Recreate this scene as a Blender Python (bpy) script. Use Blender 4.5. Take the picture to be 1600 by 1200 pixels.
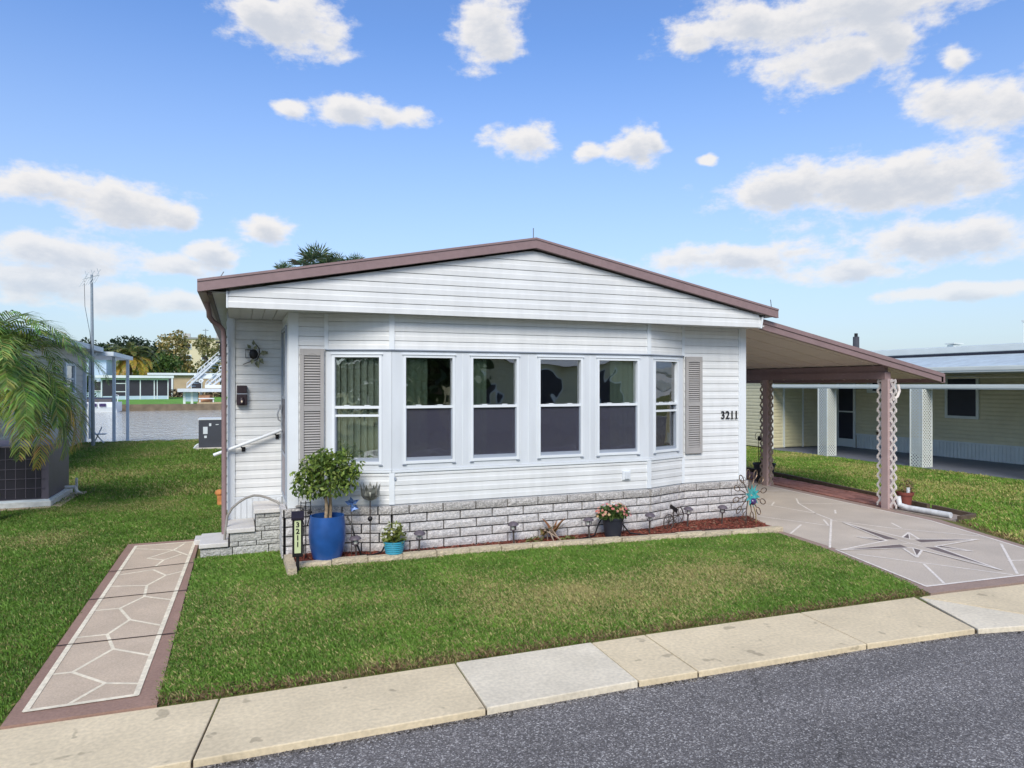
import bpy, math, random
import numpy as np
from mathutils import Vector, Matrix
R = math.radians
random.seed(7); rng = np.random.default_rng(7)
for o in list(bpy.data.objects): bpy.data.objects.remove(o)
scene = bpy.context.scene
COL = scene.collection

# ------------------------------------------------------------------ camera
YAW = 21.5
cam_d = bpy.data.cameras.new('Camera')
cam_d.sensor_fit = 'HORIZONTAL'; cam_d.sensor_width = 36.0
cam_d.lens = 36.0 * 1080 / 1600
cam_d.shift_y = 0.0006
cam_d.clip_start = 0.05; cam_d.clip_end = 6000
cam = bpy.data.objects.new('Camera', cam_d); COL.objects.link(cam)
cam.location = (0, 0, 1.9); cam.rotation_euler = (R(90), 0, R(-YAW))
scene.camera = cam

# ------------------------------------------------------------------ light
SUN_EL, SUN_AZ = 40.0, 204.0        # compass-like azimuth from +Y towards +X: behind the camera, a little left
sd = Vector((math.sin(R(SUN_AZ)) * math.cos(R(SUN_EL)), math.cos(R(SUN_AZ)) * math.cos(R(SUN_EL)), math.sin(R(SUN_EL))))
sun_d = bpy.data.lights.new('Sun', 'SUN'); sun_d.energy = 1.5; sun_d.angle = R(28); sun_d.color = (1, .93, .82)
sun = bpy.data.objects.new('Sun', sun_d); COL.objects.link(sun)
sun.rotation_euler = sd.to_track_quat('Z', 'Y').to_euler(); sun.location = (-5, -10, 20)
scene.view_settings.view_transform = 'Standard'; scene.view_settings.look = 'None'
scene.view_settings.gamma = 1.0; scene.view_settings.exposure = 1.2
scene.view_settings.use_curve_mapping = False

# ------------------------------------------------------------------ sky with clouds
def nd(nt, t, **kw):
    n = nt.nodes.new(t)
    for k, v in kw.items():
        if k == 'inp':
            for kk, vv in v.items(): n.inputs[kk].default_value = vv
        else: setattr(n, k, v)
    return n
def mth(nt, op, a, b=None, c=None, clamp=False):
    n = nt.nodes.new('ShaderNodeMath'); n.operation = op; n.use_clamp = clamp
    for i, v in enumerate((a, b, c)):
        if v is None: continue
        if isinstance(v, (int, float)): n.inputs[i].default_value = v
        else: nt.links.new(v, n.inputs[i])
    return n.outputs[0]

# azimuth, elevation, half width, half height in degrees
CLOUDS = [(4.0,26.4,3.38,1.88),(1.6,26.8,2.35,1.17),(6.0,25.6,1.72,1.05),(19.4,27.0,2.38,2.13),(20.2,25.7,1.33,.86),(8.5,21.0,2.77,.89),
 (12.0,20.7,2.32,.74),(4.0,21.1,1.06,.59),(22.6,19.3,2.55,1.2),(31.5,18.7,2.06,1.2),(33.0,19.0,.76,.9),(27.8,18.5,1.05,.6),(39.5,26.3,4.32,1.41),
 (47.6,25.9,9.83,1.64),(46.3,22.9,4.59,1.54),(50.1,23.7,1.63,2.2),(54.4,21.7,.93,.86),(36.5,25.6,1.98,.71),(53.9,18.9,2.28,1.35),(57.2,18.3,2.46,1.35),
 (48.9,14.4,8.4,1.85),(43.7,14.7,4.3,1.75),(53.7,14.2,4.6,1.7),(54.2,9.9,5.0,1.35),(51.0,10.4,3.2,.95),(39.5,9.8,7.2,1.04),(47.6,8.3,4.06,.73),
 (54.4,6.5,4.11,.5),(-12.2,13.5,2.75,1.12),(-7.6,12.7,4.46,1.44),(-4.6,12.5,2.14,1.03),(2.1,11.9,1.89,.83),(-11.4,8.9,3.92,1.25),(-1.8,9.9,1.43,.94),
 (-4.2,8.7,2.58,.73),(-12.9,7.0,2.89,1.31),(-8.4,6.2,3.99,1.05),(37.0,17.5,.69,.4),(44.1,10.0,1.36,.52),(-4.6,6.2,2.57,.74)]
def cloud_group():
    g = bpy.data.node_groups.new('cloud_density', 'ShaderNodeTree')
    g.interface.new_socket('V', in_out='INPUT', socket_type='NodeSocketVector')
    g.interface.new_socket('Density', in_out='OUTPUT', socket_type='NodeSocketFloat')
    g.interface.new_socket('Thick', in_out='OUTPUT', socket_type='NodeSocketFloat')
    gi = g.nodes.new('NodeGroupInput'); go = g.nodes.new('NodeGroupOutput')
    L = g.links.new
    v = gi.outputs[0]
    # warp so that the outlines billow
    st = nd(g, 'ShaderNodeVectorMath', operation='MULTIPLY'); st.inputs[1].default_value = (.20, .38, 1); L(v, st.inputs[0])
    nz = nd(g, 'ShaderNodeTexNoise', noise_dimensions='2D'); L(st.outputs[0], nz.inputs['Vector'])
    nz.inputs['Scale'].default_value = 1.5; nz.inputs['Detail'].default_value = 6; nz.inputs['Roughness'].default_value = .62
    nw = nd(g, 'ShaderNodeTexNoise', noise_dimensions='2D'); L(st.outputs[0], nw.inputs['Vector'])
    nw.inputs['Scale'].default_value = .9; nw.inputs['Detail'].default_value = 3
    w0 = nd(g, 'ShaderNodeVectorMath', operation='SUBTRACT'); L(nw.outputs['Color'], w0.inputs[0]); w0.inputs[1].default_value = (.5, .5, .5)
    w1 = nd(g, 'ShaderNodeVectorMath', operation='MULTIPLY'); L(w0.outputs[0], w1.inputs[0]); w1.inputs[1].default_value = (2.4, 1.1, 0)
    w2 = nd(g, 'ShaderNodeVectorMath', operation='ADD'); L(v, w2.inputs[0]); L(w1.outputs[0], w2.inputs[1])
    best = None
    for (a, e, ra, re) in CLOUDS:
        q = nd(g, 'ShaderNodeVectorMath', operation='MULTIPLY_ADD'); L(w2.outputs[0], q.inputs[0])
        q.inputs[1].default_value = (.84/ra, .84/re, 0); q.inputs[2].default_value = (-a*.84/ra, -e*.84/re, 0)
        ln = nd(g, 'ShaderNodeVectorMath', operation='LENGTH'); L(q.outputs[0], ln.inputs[0])
        best = ln.outputs['Value'] if best is None else mth(g, 'SMOOTH_MIN', best, ln.outputs['Value'], .25)
    # the rest of the sky: the same kind of scattered clouds
    n2 = nd(g, 'ShaderNodeTexNoise', noise_dimensions='2D'); L(v, n2.inputs['Vector'])
    n2.inputs['Scale'].default_value = .06; n2.inputs['Detail'].default_value = 4; n2.inputs['Roughness'].default_value = .55
    sx = nd(g, 'ShaderNodeSeparateXYZ'); L(v, sx.inputs[0])
    da = mth(g, 'ABSOLUTE', mth(g, 'SUBTRACT', sx.outputs[0], 21.5))
    outx = mth(g, 'MULTIPLY', mth(g, 'SUBTRACT', da, 38), .2, clamp=True)
    oute = mth(g, 'MULTIPLY', mth(g, 'SUBTRACT', sx.outputs[1], 29.5), .25, clamp=True)
    outm = mth(g, 'MAXIMUM', outx, oute)
    other = mth(g, 'MULTIPLY_ADD', n2.outputs[0], -7.0, 5.0)
    other = mth(g, 'ADD', other, mth(g, 'MULTIPLY', mth(g, 'SUBTRACT', 1.0, outm), 9))
    best = mth(g, 'MINIMUM', best, other)
    d = mth(g, 'MULTIPLY', mth(g, 'SUBTRACT', 1.0, best), 1.35)
    d = mth(g, 'ADD', d, mth(g, 'MULTIPLY', mth(g, 'SUBTRACT', nz.outputs[0], .50), 2.5))
    mr = nd(g, 'ShaderNodeMapRange', interpolation_type='SMOOTHSTEP'); L(d, mr.inputs[0])
    mr.inputs[1].default_value = -.34; mr.inputs[2].default_value = .66; mr.inputs[3].default_value = 0; mr.inputs[4].default_value = 1
    L(mr.outputs[0], go.inputs[0])
    L(d, go.inputs[1])
    return g
world = bpy.data.worlds.new('World'); scene.world = world; world.use_nodes = True
nt = world.node_tree; nt.nodes.clear()
out = nt.nodes.new('ShaderNodeOutputWorld'); bg = nt.nodes.new('ShaderNodeBackground')
sky = nt.nodes.new('ShaderNodeTexSky'); sky.sky_type = 'NISHITA'; sky.sun_disc = False
sky.sun_elevation = R(SUN_EL); sky.sun_rotation = R(SUN_AZ); sky.air_density = 1.0; sky.dust_density = .4; sky.ozone_density = 2.2
tc = nt.nodes.new('ShaderNodeTexCoord')
sp = nt.nodes.new('ShaderNodeSeparateXYZ'); nt.links.new(tc.outputs['Generated'], sp.inputs[0])
az = mth(nt, 'MULTIPLY', mth(nt, 'ARCTAN2', sp.outputs[0], sp.outputs[1]), 180/math.pi)
el = mth(nt, 'MULTIPLY', mth(nt, 'ARCSINE', sp.outputs[2]), 180/math.pi)
cv = nt.nodes.new('ShaderNodeCombineXYZ'); nt.links.new(az, cv.inputs[0]); nt.links.new(el, cv.inputs[1])
grp = cloud_group()
g1 = nt.nodes.new('ShaderNodeGroup'); g1.node_tree = grp; nt.links.new(cv.outputs[0], g1.inputs[0])
cv2 = nt.nodes.new('ShaderNodeVectorMath'); cv2.operation = 'ADD'; nt.links.new(cv.outputs[0], cv2.inputs[0]); cv2.inputs[1].default_value = (-.35, .75, 0)
g2 = nt.nodes.new('ShaderNodeGroup'); g2.node_tree = grp; nt.links.new(cv2.outputs[0], g2.inputs[0])
hs = nt.nodes.new('ShaderNodeHueSaturation'); nt.links.new(sky.outputs[0], hs.inputs['Color'])
hs.inputs['Saturation'].default_value = 1.12; hs.inputs['Hue'].default_value = .515; hs.inputs['Value'].default_value = 1.0
tn = nt.nodes.new('ShaderNodeVectorMath'); tn.operation = 'MULTIPLY'; nt.links.new(hs.outputs[0], tn.inputs[0]); tn.inputs[1].default_value = (.92, 1.09, 1.10)
hz = nt.nodes.new('ShaderNodeMix'); hz.data_type = 'RGBA'
hf = nd(nt, 'ShaderNodeMapRange'); nt.links.new(el, hf.inputs[0]); hf.inputs[1].default_value = 0; hf.inputs[2].default_value = 27; hf.inputs[3].default_value = 1; hf.inputs[4].default_value = 0
nt.links.new(mth(nt, 'MULTIPLY', mth(nt, 'POWER', hf.outputs[0], 1.3), .95), hz.inputs[0])
nt.links.new(tn.outputs[0], hz.inputs[6]); hz.inputs[7].default_value = (2.58, 2.90, 3.48, 1)
lit = nt.nodes.new('ShaderNodeMix'); lit.data_type = 'RGBA'
shd = nd(nt, 'ShaderNodeMapRange', interpolation_type='SMOOTHSTEP'); nt.links.new(mth(nt, 'ADD', mth(nt, 'MULTIPLY', g2.outputs[1], .65), mth(nt, 'MULTIPLY', g1.outputs[1], .35)), shd.inputs[0])
shd.inputs[1].default_value = .10; shd.inputs[2].default_value = 1.30; shd.inputs[3].default_value = 0; shd.inputs[4].default_value = .78
nt.links.new(shd.outputs[0], lit.inputs[0])
lit.inputs[6].default_value = (4.45, 4.36, 4.32, 1); lit.inputs[7].default_value = (2.75, 2.98, 3.4, 1)
mx = nt.nodes.new('ShaderNodeMix'); mx.data_type = 'RGBA'
fade = nd(nt, 'ShaderNodeMapRange'); nt.links.new(el, fade.inputs[0])
fade.inputs[1].default_value = 2; fade.inputs[2].default_value = 12; fade.inputs[3].default_value = .62; fade.inputs[4].default_value = .97
nt.links.new(mth(nt, 'MULTIPLY', g1.outputs[0], fade.outputs[0]), mx.inputs[0])
nt.links.new(hz.outputs[2], mx.inputs[6]); nt.links.new(lit.outputs[2], mx.inputs[7])
nt.links.new(mx.outputs[2], bg.inputs[0]); bg.inputs[1].default_value = .089
nt.links.new(bg.outputs[0], out.inputs[0])
world.cycles.sampling_method = 'MANUAL'; world.cycles.sample_map_resolution = 512

# ------------------------------------------------------------------ materials
def lin(c): return tuple(((v/255)/12.92 if v/255 <= .04045 else ((v/255+.055)/1.055)**2.4) for v in c)
MATS = {}
def pm(name, col, rough=.6, var=.12, scale=6, bump=0, bscale=60, metal=0, rand=0, col2=None, sc2=None, spec=.4, srgb=True, stretch=None, detail=5, transl=0):
    """procedural paint: base colour with two scales of noise, optional bump and per-object variation"""
    if name in MATS: return MATS[name]
    c = lin(col) if srgb else col
    m = bpy.data.materials.new(name); m.use_nodes = True; t = m.node_tree; b = t.nodes['Principled BSDF']; L = t.links.new
    b.inputs['Roughness'].default_value = rough; b.inputs['Metallic'].default_value = metal; b.inputs['Specular IOR Level'].default_value = spec
    geo = t.nodes.new('ShaderNodeNewGeometry')
    pos = geo.outputs['Position']
    if stretch:
        s = nd(t, 'ShaderNodeVectorMath', operation='MULTIPLY'); L(pos, s.inputs[0]); s.inputs[1].default_value = stretch; pos = s.outputs[0]
    n = nd(t, 'ShaderNodeTexNoise'); L(pos, n.inputs['Vector']); n.inputs['Scale'].default_value = scale; n.inputs['Detail'].default_value = detail
    mr = nd(t, 'ShaderNodeMapRange'); L(n.outputs[0], mr.inputs[0]); mr.inputs[1].default_value = .3; mr.inputs[2].default_value = .7
    mixn = nd(t, 'ShaderNodeMix', data_type='RGBA'); L(mr.outputs[0], mixn.inputs[0])
    d = lin(col2) if (col2 and srgb) else col2
    a = [max(0, v*(1-var)) for v in c]; e = [min(1, v*(1+var)) for v in c] if not d else d
    mixn.inputs[6].default_value = (*a, 1); mixn.inputs[7].default_value = (*e, 1)
    outc = mixn.outputs[2]
    if rand:
        oi = t.nodes.new('ShaderNodeObjectInfo')
        rr = nd(t, 'ShaderNodeMapRange'); L(oi.outputs['Random'], rr.inputs[0]); rr.inputs[3].default_value = 1-rand; rr.inputs[4].default_value = 1+rand
        h = nd(t, 'ShaderNodeVectorMath', operation='SCALE'); L(outc, h.inputs[0]); L(rr.outputs[0], h.inputs['Scale']); outc = h.outputs[0]
    if sc2:
        n3 = nd(t, 'ShaderNodeTexNoise'); L(pos, n3.inputs['Vector']); n3.inputs['Scale'].default_value = sc2[0]; n3.inputs['Detail'].default_value = 6
        m3 = nd(t, 'ShaderNodeMapRange'); L(n3.outputs[0], m3.inputs[0]); m3.inputs[1].default_value = .35; m3.inputs[2].default_value = .65
        m3.inputs[3].default_value = 1-sc2[1]; m3.inputs[4].default_value = 1+sc2[1]
        h = nd(t, 'ShaderNodeVectorMath', operation='SCALE'); L(outc, h.inputs[0]); L(m3.outputs[0], h.inputs['Scale']); outc = h.outputs[0]
    L(outc, b.inputs['Base Color'])
    if bump:
        n2 = nd(t, 'ShaderNodeTexNoise'); L(pos, n2.inputs['Vector']); n2.inputs['Scale'].default_value = bscale; n2.inputs['Detail'].default_value = 4
        bp = nd(t, 'ShaderNodeBump'); L(n2.outputs[0], bp.inputs['Height']); bp.inputs['Strength'].default_value = min(1, bump); bp.inputs['Distance'].default_value = .02
        L(bp.outputs[0], b.inputs['Normal'])
    if transl:
        tr = nd(t, 'ShaderNodeBsdfTranslucent'); L(outc, tr.inputs[0]); ms = nd(t, 'ShaderNodeMixShader'); ms.inputs[0].default_value = transl
        L(b.outputs[0], ms.inputs[1]); L(tr.outputs[0], ms.inputs[2]); L(ms.outputs[0], t.nodes['Material Output'].inputs[0])
    MATS[name] = m
    return m
def attr_mat(name, rough=.6, transl=.25, spec=.3):
    """colour carried per piece (each blade, leaf or chip has its own)"""
    m = bpy.data.materials.new(name); m.use_nodes = True; t = m.node_tree; b = t.nodes['Principled BSDF']; L = t.links.new
    at = nd(t, 'ShaderNodeAttribute', attribute_name='tint'); L(at.outputs['Color'], b.inputs['Base Color'])
    b.inputs['Roughness'].default_value = rough; b.inputs['Specular IOR Level'].default_value = spec
    if transl:
        tr = nd(t, 'ShaderNodeBsdfTranslucent'); L(at.outputs['Color'], tr.inputs[0]); ms = nd(t, 'ShaderNodeMixShader'); ms.inputs[0].default_value = transl
        L(b.outputs[0], ms.inputs[1]); L(tr.outputs[0], ms.inputs[2]); L(ms.outputs[0], t.nodes['Material Output'].inputs[0])
    return m

# ------------------------------------------------------------------ mesh helpers
def tag(o, label=None, cat=None, group=None, kind=None):
    if label: o['label'] = label
    if cat: o['category'] = cat
    if group: o['group'] = group
    if kind: o['kind'] = kind
    return o
def link(o, parent=None):
    COL.objects.link(o)
    if parent: o.parent = parent
    return o
def empty(name, loc=(0, 0, 0), rz=0):
    o = bpy.data.objects.new(name, None); o.location = loc; o.rotation_euler = (0, 0, rz); o.empty_display_size = .2
    return link(o)
def thing(name, label, cat, loc=(0, 0, 0), rz=0, group=None):
    return tag(empty(name, loc, rz), label, cat, group)
class MB:
    def __init__(s): s.v = []; s.f = []
    def add(s, vs, fs):
        k = len(s.v); s.v += [tuple(p) for p in vs]; s.f += [tuple(i+k for i in q) for q in fs]; return s
    def box(s, x0, x1, y0, y1, z0, z1):
        return s.add([(x0,y0,z0),(x1,y0,z0),(x1,y1,z0),(x0,y1,z0),(x0,y0,z1),(x1,y0,z1),(x1,y1,z1),(x0,y1,z1)],
                     [(3,2,1,0),(4,5,6,7),(0,1,5,4),(1,2,6,5),(2,3,7,6),(3,0,4,7)])
    def obox(s, c, size, m=None):
        hx, hy, hz = size[0]/2, size[1]/2, size[2]/2; m = m or Matrix.Identity(3); c = Vector(c)
        vs = [c + m @ Vector(p) for p in [(-hx,-hy,-hz),(hx,-hy,-hz),(hx,hy,-hz),(-hx,hy,-hz),(-hx,-hy,hz),(hx,-hy,hz),(hx,hy,hz),(-hx,hy,hz)]]
        return s.add(vs, [(3,2,1,0),(4,5,6,7),(0,1,5,4),(1,2,6,5),(2,3,7,6),(3,0,4,7)])
    def bar(s, a, b, w, h, up=(0, 0, 1)):
        """rectangular bar from a to b, w across, h along 'up'"""
        a, b = Vector(a), Vector(b); d = (b-a); l = d.length; d.normalize(); u = Vector(up); x = d.cross(u)
        if x.length < 1e-4: x = d.cross(Vector((1, 0, 0)))
        x.normalize(); u = x.cross(d)
        m = Matrix((d, x, u)).transposed()
        return s.obox((a+b)/2, (l, w, h), m)
    def tube(s, pts, r, n=8, cap=True):
        pts = [Vector(p) for p in pts]; rs = r if isinstance(r, (list, tuple)) else [r]*len(pts)
        k = len(s.v); prev = None
        for i, p in enumerate(pts):
            d = (pts[min(i+1, len(pts)-1)] - pts[max(i-1, 0)]).normalized()
            if prev is None: x = d.orthogonal().normalized()
            else: x = (prev - d*prev.dot(d)); x = x.normalized() if x.length > 1e-5 else d.orthogonal().normalized()
            prev = x; y = d.cross(x)
            for j in range(n):
                a = 2*math.pi*j/n; s.v.append(tuple(p + (x*math.cos(a)+y*math.sin(a))*rs[i]))
        for i in range(len(pts)-1):
            for j in range(n):
                a, b = k+i*n+j, k+i*n+(j+1) % n; s.f.append((a, b, b+n, a+n))
        if cap:
            s.f.append(tuple(k+n-1-j for j in range(n))); s.f.append(tuple(k+(len(pts)-1)*n+j for j in range(n)))
        return s
    def lathe(s, prof, c=(0, 0, 0), n=24, cap=True):
        k = len(s.v)
        for (r, z) in prof:
            for j in range(n):
                a = 2*math.pi*j/n; s.v.append((c[0]+r*math.cos(a), c[1]+r*math.sin(a), c[2]+z))
        for i in range(len(prof)-1):
            for j in range(n):
                a, b = k+i*n+j, k+i*n+(j+1) % n; s.f.append((a, b, b+n, a+n))
        if cap:
            s.f.append(tuple(k+n-1-j for j in range(n))); s.f.append(tuple(k+(len(prof)-1)*n+j for j in range(n)))
        return s
    def ell(s, c, r, nu=12, nv=8):
        k = len(s.v)
        for i in range(nv+1):
            ph = math.pi*(i/nv-.5); z = math.sin(ph); q = max(math.cos(ph), .02)
            for j in range(nu):
                a = 2*math.pi*j/nu; s.v.append((c[0]+r[0]*q*math.cos(a), c[1]+r[1]*q*math.sin(a), c[2]+r[2]*z))
        for i in range(nv):
            for j in range(nu):
                a, b = k+i*nu+j, k+i*nu+(j+1) % nu; s.f.append((a, b, b+nu, a+nu))
        return s
    def poly(s, pts, z0, z1):
        """horizontal polygon (ccw) extruded from z0 to z1"""
        n = len(pts); k = len(s.v)
        s.v += [(x, y, z0) for x, y in pts] + [(x, y, z1) for x, y in pts]
        s.f.append(tuple(k+n+i for i in range(n))); s.f.append(tuple(k+n-1-i for i in range(n)))
        for i in range(n):
            j = (i+1) % n; s.f.append((k+i, k+j, k+n+j, k+n+i))
        return s
    def prof(s, a, b, nrm, pr):
        """profile [(out, z)] swept horizontally from a to b (xy), 'out' along nrm; closed section with end caps"""
        n = len(pr); k = len(s.v)
        for p in (a, b):
            for (o, z) in pr: s.v.append((p[0]+nrm[0]*o, p[1]+nrm[1]*o, z))
        for i in range(n):
            j = (i+1) % n; s.f.append((k+i, k+n+i, k+n+j, k+j))
        s.f.append(tuple(k+i for i in range(n))); s.f.append(tuple(k+2*n-1-i for i in range(n)))
        return s
    def mesh(s, name='m', mat=None, smooth=False):
        me = bpy.data.meshes.new(name); me.from_pydata(s.v, [], s.f); me.validate()
        if mat: me.materials.append(mat)
        if smooth:
            me.polygons.foreach_set('use_smooth', [True]*len(me.polygons))
        me.update()
        return me
    def build(s, name, mat, parent=None, smooth=False, bevel=0, fix=True):
        me = s.mesh(name, mat, smooth)
        if fix:
            import bmesh
            bm = bmesh.new(); bm.from_mesh(me); bmesh.ops.recalc_face_normals(bm, faces=bm.faces); bm.to_mesh(me); bm.free()
        if smooth: me.set_sharp_from_angle(angle=R(40))
        o = bpy.data.objects.new(name, me)
        if bevel:
            bv = o.modifiers.new('bevel', 'BEVEL'); bv.width = bevel; bv.segments = 2; bv.limit_method = 'ANGLE'
        return link(o, parent)
def inst(name, me, parent=None, loc=(0, 0, 0), rot=(0, 0, 0), scale=(1, 1, 1)):
    o = bpy.data.objects.new(name, me); o.location = loc; o.rotation_euler = rot; o.scale = scale
    return link(o, parent)
def struct(o): o['kind'] = 'structure'; return o
def stuff(o): o['kind'] = 'stuff'; return o
def copy_tree(o, parent=None):
    c = o.copy(); COL.objects.link(c); c.parent = parent
    for ch in list(o.children): copy_tree(ch, c)
    return c
def np_mesh(name, V, F, mat, tint=None, parent=None, smooth=False):
    """big mesh from arrays; F (n,k) all faces the same size; tint per vertex"""
    me = bpy.data.meshes.new(name); k = F.shape[1]
    me.vertices.add(len(V)); me.vertices.foreach_set('co', V.astype(np.float32).ravel())
    me.loops.add(F.size); me.loops.foreach_set('vertex_index', F.astype(np.int32).ravel())
    me.polygons.add(len(F)); me.polygons.foreach_set('loop_start', np.arange(0, F.size, k, dtype=np.int32))
    me.polygons.foreach_set('loop_total', np.full(len(F), k, dtype=np.int32))
    if smooth: me.polygons.foreach_set('use_smooth', np.ones(len(F), dtype=bool))
    me.update(calc_edges=True)
    if tint is not None:
        a = me.color_attributes.new('tint', 'FLOAT_COLOR', 'POINT')
        a.data.foreach_set('color', np.concatenate([tint, np.ones((len(tint), 1))], 1).astype(np.float32).ravel())
    me.materials.append(mat)
    o = bpy.data.objects.new(name, me)
    return link(o, parent)
def text_mesh(txt, size, depth, bold=0.0):
    cu = bpy.data.curves.new('txt', 'FONT'); cu.body = txt; cu.size = size; cu.extrude = depth; cu.resolution_u = 4; cu.offset = size*bold
    o = bpy.data.objects.new('txt', cu); COL.objects.link(o)
    me = bpy.data.meshes.new_from_object(o.evaluated_get(bpy.context.evaluated_depsgraph_get()))
    bpy.data.objects.remove(o); bpy.data.curves.remove(cu)
    return me
# ================================================================== THE SETTING
def asphalt_mat():
    m = bpy.data.materials.new('asphalt'); m.use_nodes = True; t = m.node_tree; b = t.nodes['Principled BSDF']; L = t.links.new
    g = t.nodes.new('ShaderNodeNewGeometry')
    v = nd(t, 'ShaderNodeTexVoronoi'); v.inputs['Scale'].default_value = 130; L(g.outputs['Position'], v.inputs['Vector'])
    sep = nd(t, 'ShaderNodeSeparateColor'); L(v.outputs['Color'], sep.inputs[0])
    cr = nd(t, 'ShaderNodeValToRGB'); L(sep.outputs[0], cr.inputs[0])
    e = cr.color_ramp.elements; e[0].position = 0; e[0].color = (.088, .081, .078, 1); e[1].position = 1; e[1].color = (.56, .54, .51, 1)
    x = e.new(.55); x.color = (.160, .149, .144, 1); x = e.new(.86); x.color = (.28, .264, .255, 1)
    n = nd(t, 'ShaderNodeTexNoise'); n.inputs['Scale'].default_value = .9; n.inputs['Detail'].default_value = 6
    sv = nd(t, 'ShaderNodeVectorMath', operation='MULTIPLY'); L(g.outputs['Position'], sv.inputs[0]); sv.inputs[1].default_value = (.28, 1.5, 1); L(sv.outputs[0], n.inputs['Vector'])
    mr = nd(t, 'ShaderNodeMapRange'); L(n.outputs[0], mr.inputs[0]); mr.inputs[1].default_value = .3; mr.inputs[2].default_value = .7; mr.inputs[3].default_value = .64; mr.inputs[4].default_value = 1.12
    s = nd(t, 'ShaderNodeVectorMath', operation='SCALE'); L(cr.outputs[0], s.inputs[0]); L(mr.outputs[0], s.inputs['Scale'])
    # fine cracks
    nv = nd(t, 'ShaderNodeTexNoise'); nv.inputs['Scale'].default_value = 1.6; nv.inputs['Detail'].default_value = 5; L(g.outputs['Position'], nv.inputs['Vector'])
    ad = nd(t, 'ShaderNodeVectorMath', operation='MULTIPLY_ADD'); L(nv.outputs['Color'], ad.inputs[0]); ad.inputs[1].default_value = (.8, .8, 0); L(g.outputs['Position'], ad.inputs[2])
    vc = nd(t, 'ShaderNodeTexVoronoi', feature='DISTANCE_TO_EDGE'); vc.inputs['Scale'].default_value = .30; L(ad.outputs[0], vc.inputs['Vector'])
    mc = nd(t, 'ShaderNodeMapRange'); L(vc.outputs['Distance'], mc.inputs[0]); mc.inputs[1].default_value = .0015; mc.inputs[2].default_value = .006; mc.inputs[3].default_value = .66; mc.inputs[4].default_value = 1
    s2 = nd(t, 'ShaderNodeVectorMath', operation='SCALE'); L(s.outputs[0], s2.inputs[0]); L(mc.outputs[0], s2.inputs['Scale'])
    L(s2.outputs[0], b.inputs['Base Color']); b.inputs['Roughness'].default_value = .85
    bp = nd(t, 'ShaderNodeBump'); L(v.outputs['Distance'], bp.inputs['Height']); bp.inputs['Strength'].default_value = .6; bp.inputs['Distance'].default_value = .006
    L(bp.outputs[0], b.inputs['Normal'])
    return m
M_asph = asphalt_mat()
def concrete_mat(name, c, stain=.35, rnd=.05):
    """slab concrete: mottled, with a few rounded dark spots"""
    m = pm(name, c, rough=.85, var=.10, scale=2.2, bump=.25, bscale=240, rand=rnd, sc2=(38, .09))
    t = m.node_tree; b = t.nodes['Principled BSDF']; L = t.links.new
    src = b.inputs['Base Color'].links[0].from_socket
    g = t.nodes.new('ShaderNodeNewGeometry')
    n = nd(t, 'ShaderNodeTexNoise'); n.inputs['Scale'].default_value = 5.5; n.inputs['Detail'].default_value = 2.5; L(g.outputs['Position'], n.inputs['Vector'])
    mr = nd(t, 'ShaderNodeMapRange', interpolation_type='SMOOTHSTEP'); L(n.outputs[0], mr.inputs[0]); mr.inputs[1].default_value = .655; mr.inputs[2].default_value = .69
    mr.inputs[3].default_value = 1; mr.inputs[4].default_value = 1-stain
    s = nd(t, 'ShaderNodeVectorMath', operation='SCALE'); L(src, s.inputs[0]); L(mr.outputs[0], s.inputs['Scale']); L(s.outputs[0], b.inputs['Base Color'])
    return m
M_conc = concrete_mat('old_concrete', (212, 196, 164), .32, .04)
M_concnew = concrete_mat('new_concrete', (216, 206, 184), .05, .02)
M_soil = pm('soil', (62, 52, 38), rough=.95, var=.3, scale=12, bump=.5, bscale=80)
M_lawn = pm('turf', (98, 108, 48), rough=.95, var=.25, scale=3, col2=(112, 112, 56), bump=.6, bscale=120, sc2=(70, .35))
M_farlawn = pm('far_turf', (98, 146, 50), rough=.95, var=.2, scale=.6, bump=.5, bscale=20, sc2=(4, .15))

lawn = MB()
lawn.add([(-60,4.3,-.012),(60,4.3,-.012),(60,26.2,-.012),(-60,26.2,-.012),(60,26.2,-1.2),(-60,26.2,-1.2)], [(0,1,2,3),(3,2,4,5)])
struct(lawn.build('lawn', M_lawn, fix=False))
g2_ = MB(); g2_.add([(-90,-90,-.012),(90,-90,-.012),(90,-3.2,-.012),(-90,-3.2,-.012)], [(0,1,2,3)])
struct(g2_.build('opposite_lawn', M_lawn, fix=False))
road = MB()
road.add([(-90,-3.2,-.04),(90,-3.2,-.04),(90,6,-.04),(-90,6,-.04)], [(0,1,2,3)])
struct(road.build('road', M_asph, fix=False))
# canal and the far bank
def water_mat():
    m = bpy.data.materials.new('canal_water'); m.use_nodes = True; t = m.node_tree; b = t.nodes['Principled BSDF']; L = t.links.new
    b.inputs['Base Color'].default_value = (.50, .50, .46, 1); b.inputs['Roughness'].default_value = .08; b.inputs['IOR'].default_value = 1.33; b.inputs['Specular IOR Level'].default_value = .9
    g = t.nodes.new('ShaderNodeNewGeometry')
    s = nd(t, 'ShaderNodeVectorMath', operation='MULTIPLY'); L(g.outputs['Position'], s.inputs[0]); s.inputs[1].default_value = (1.5, .55, 1)
    n = nd(t, 'ShaderNodeTexNoise'); n.inputs['Scale'].default_value = 1.6; n.inputs['Detail'].default_value = 6; n.inputs['Roughness'].default_value = .6; L(s.outputs[0], n.inputs['Vector'])
    bp = nd(t, 'ShaderNodeBump'); L(n.outputs[0], bp.inputs['Height']); bp.inputs['Strength'].default_value = .6; bp.inputs['Distance'].default_value = .22
    L(bp.outputs[0], b.inputs['Normal'])
    return m
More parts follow.
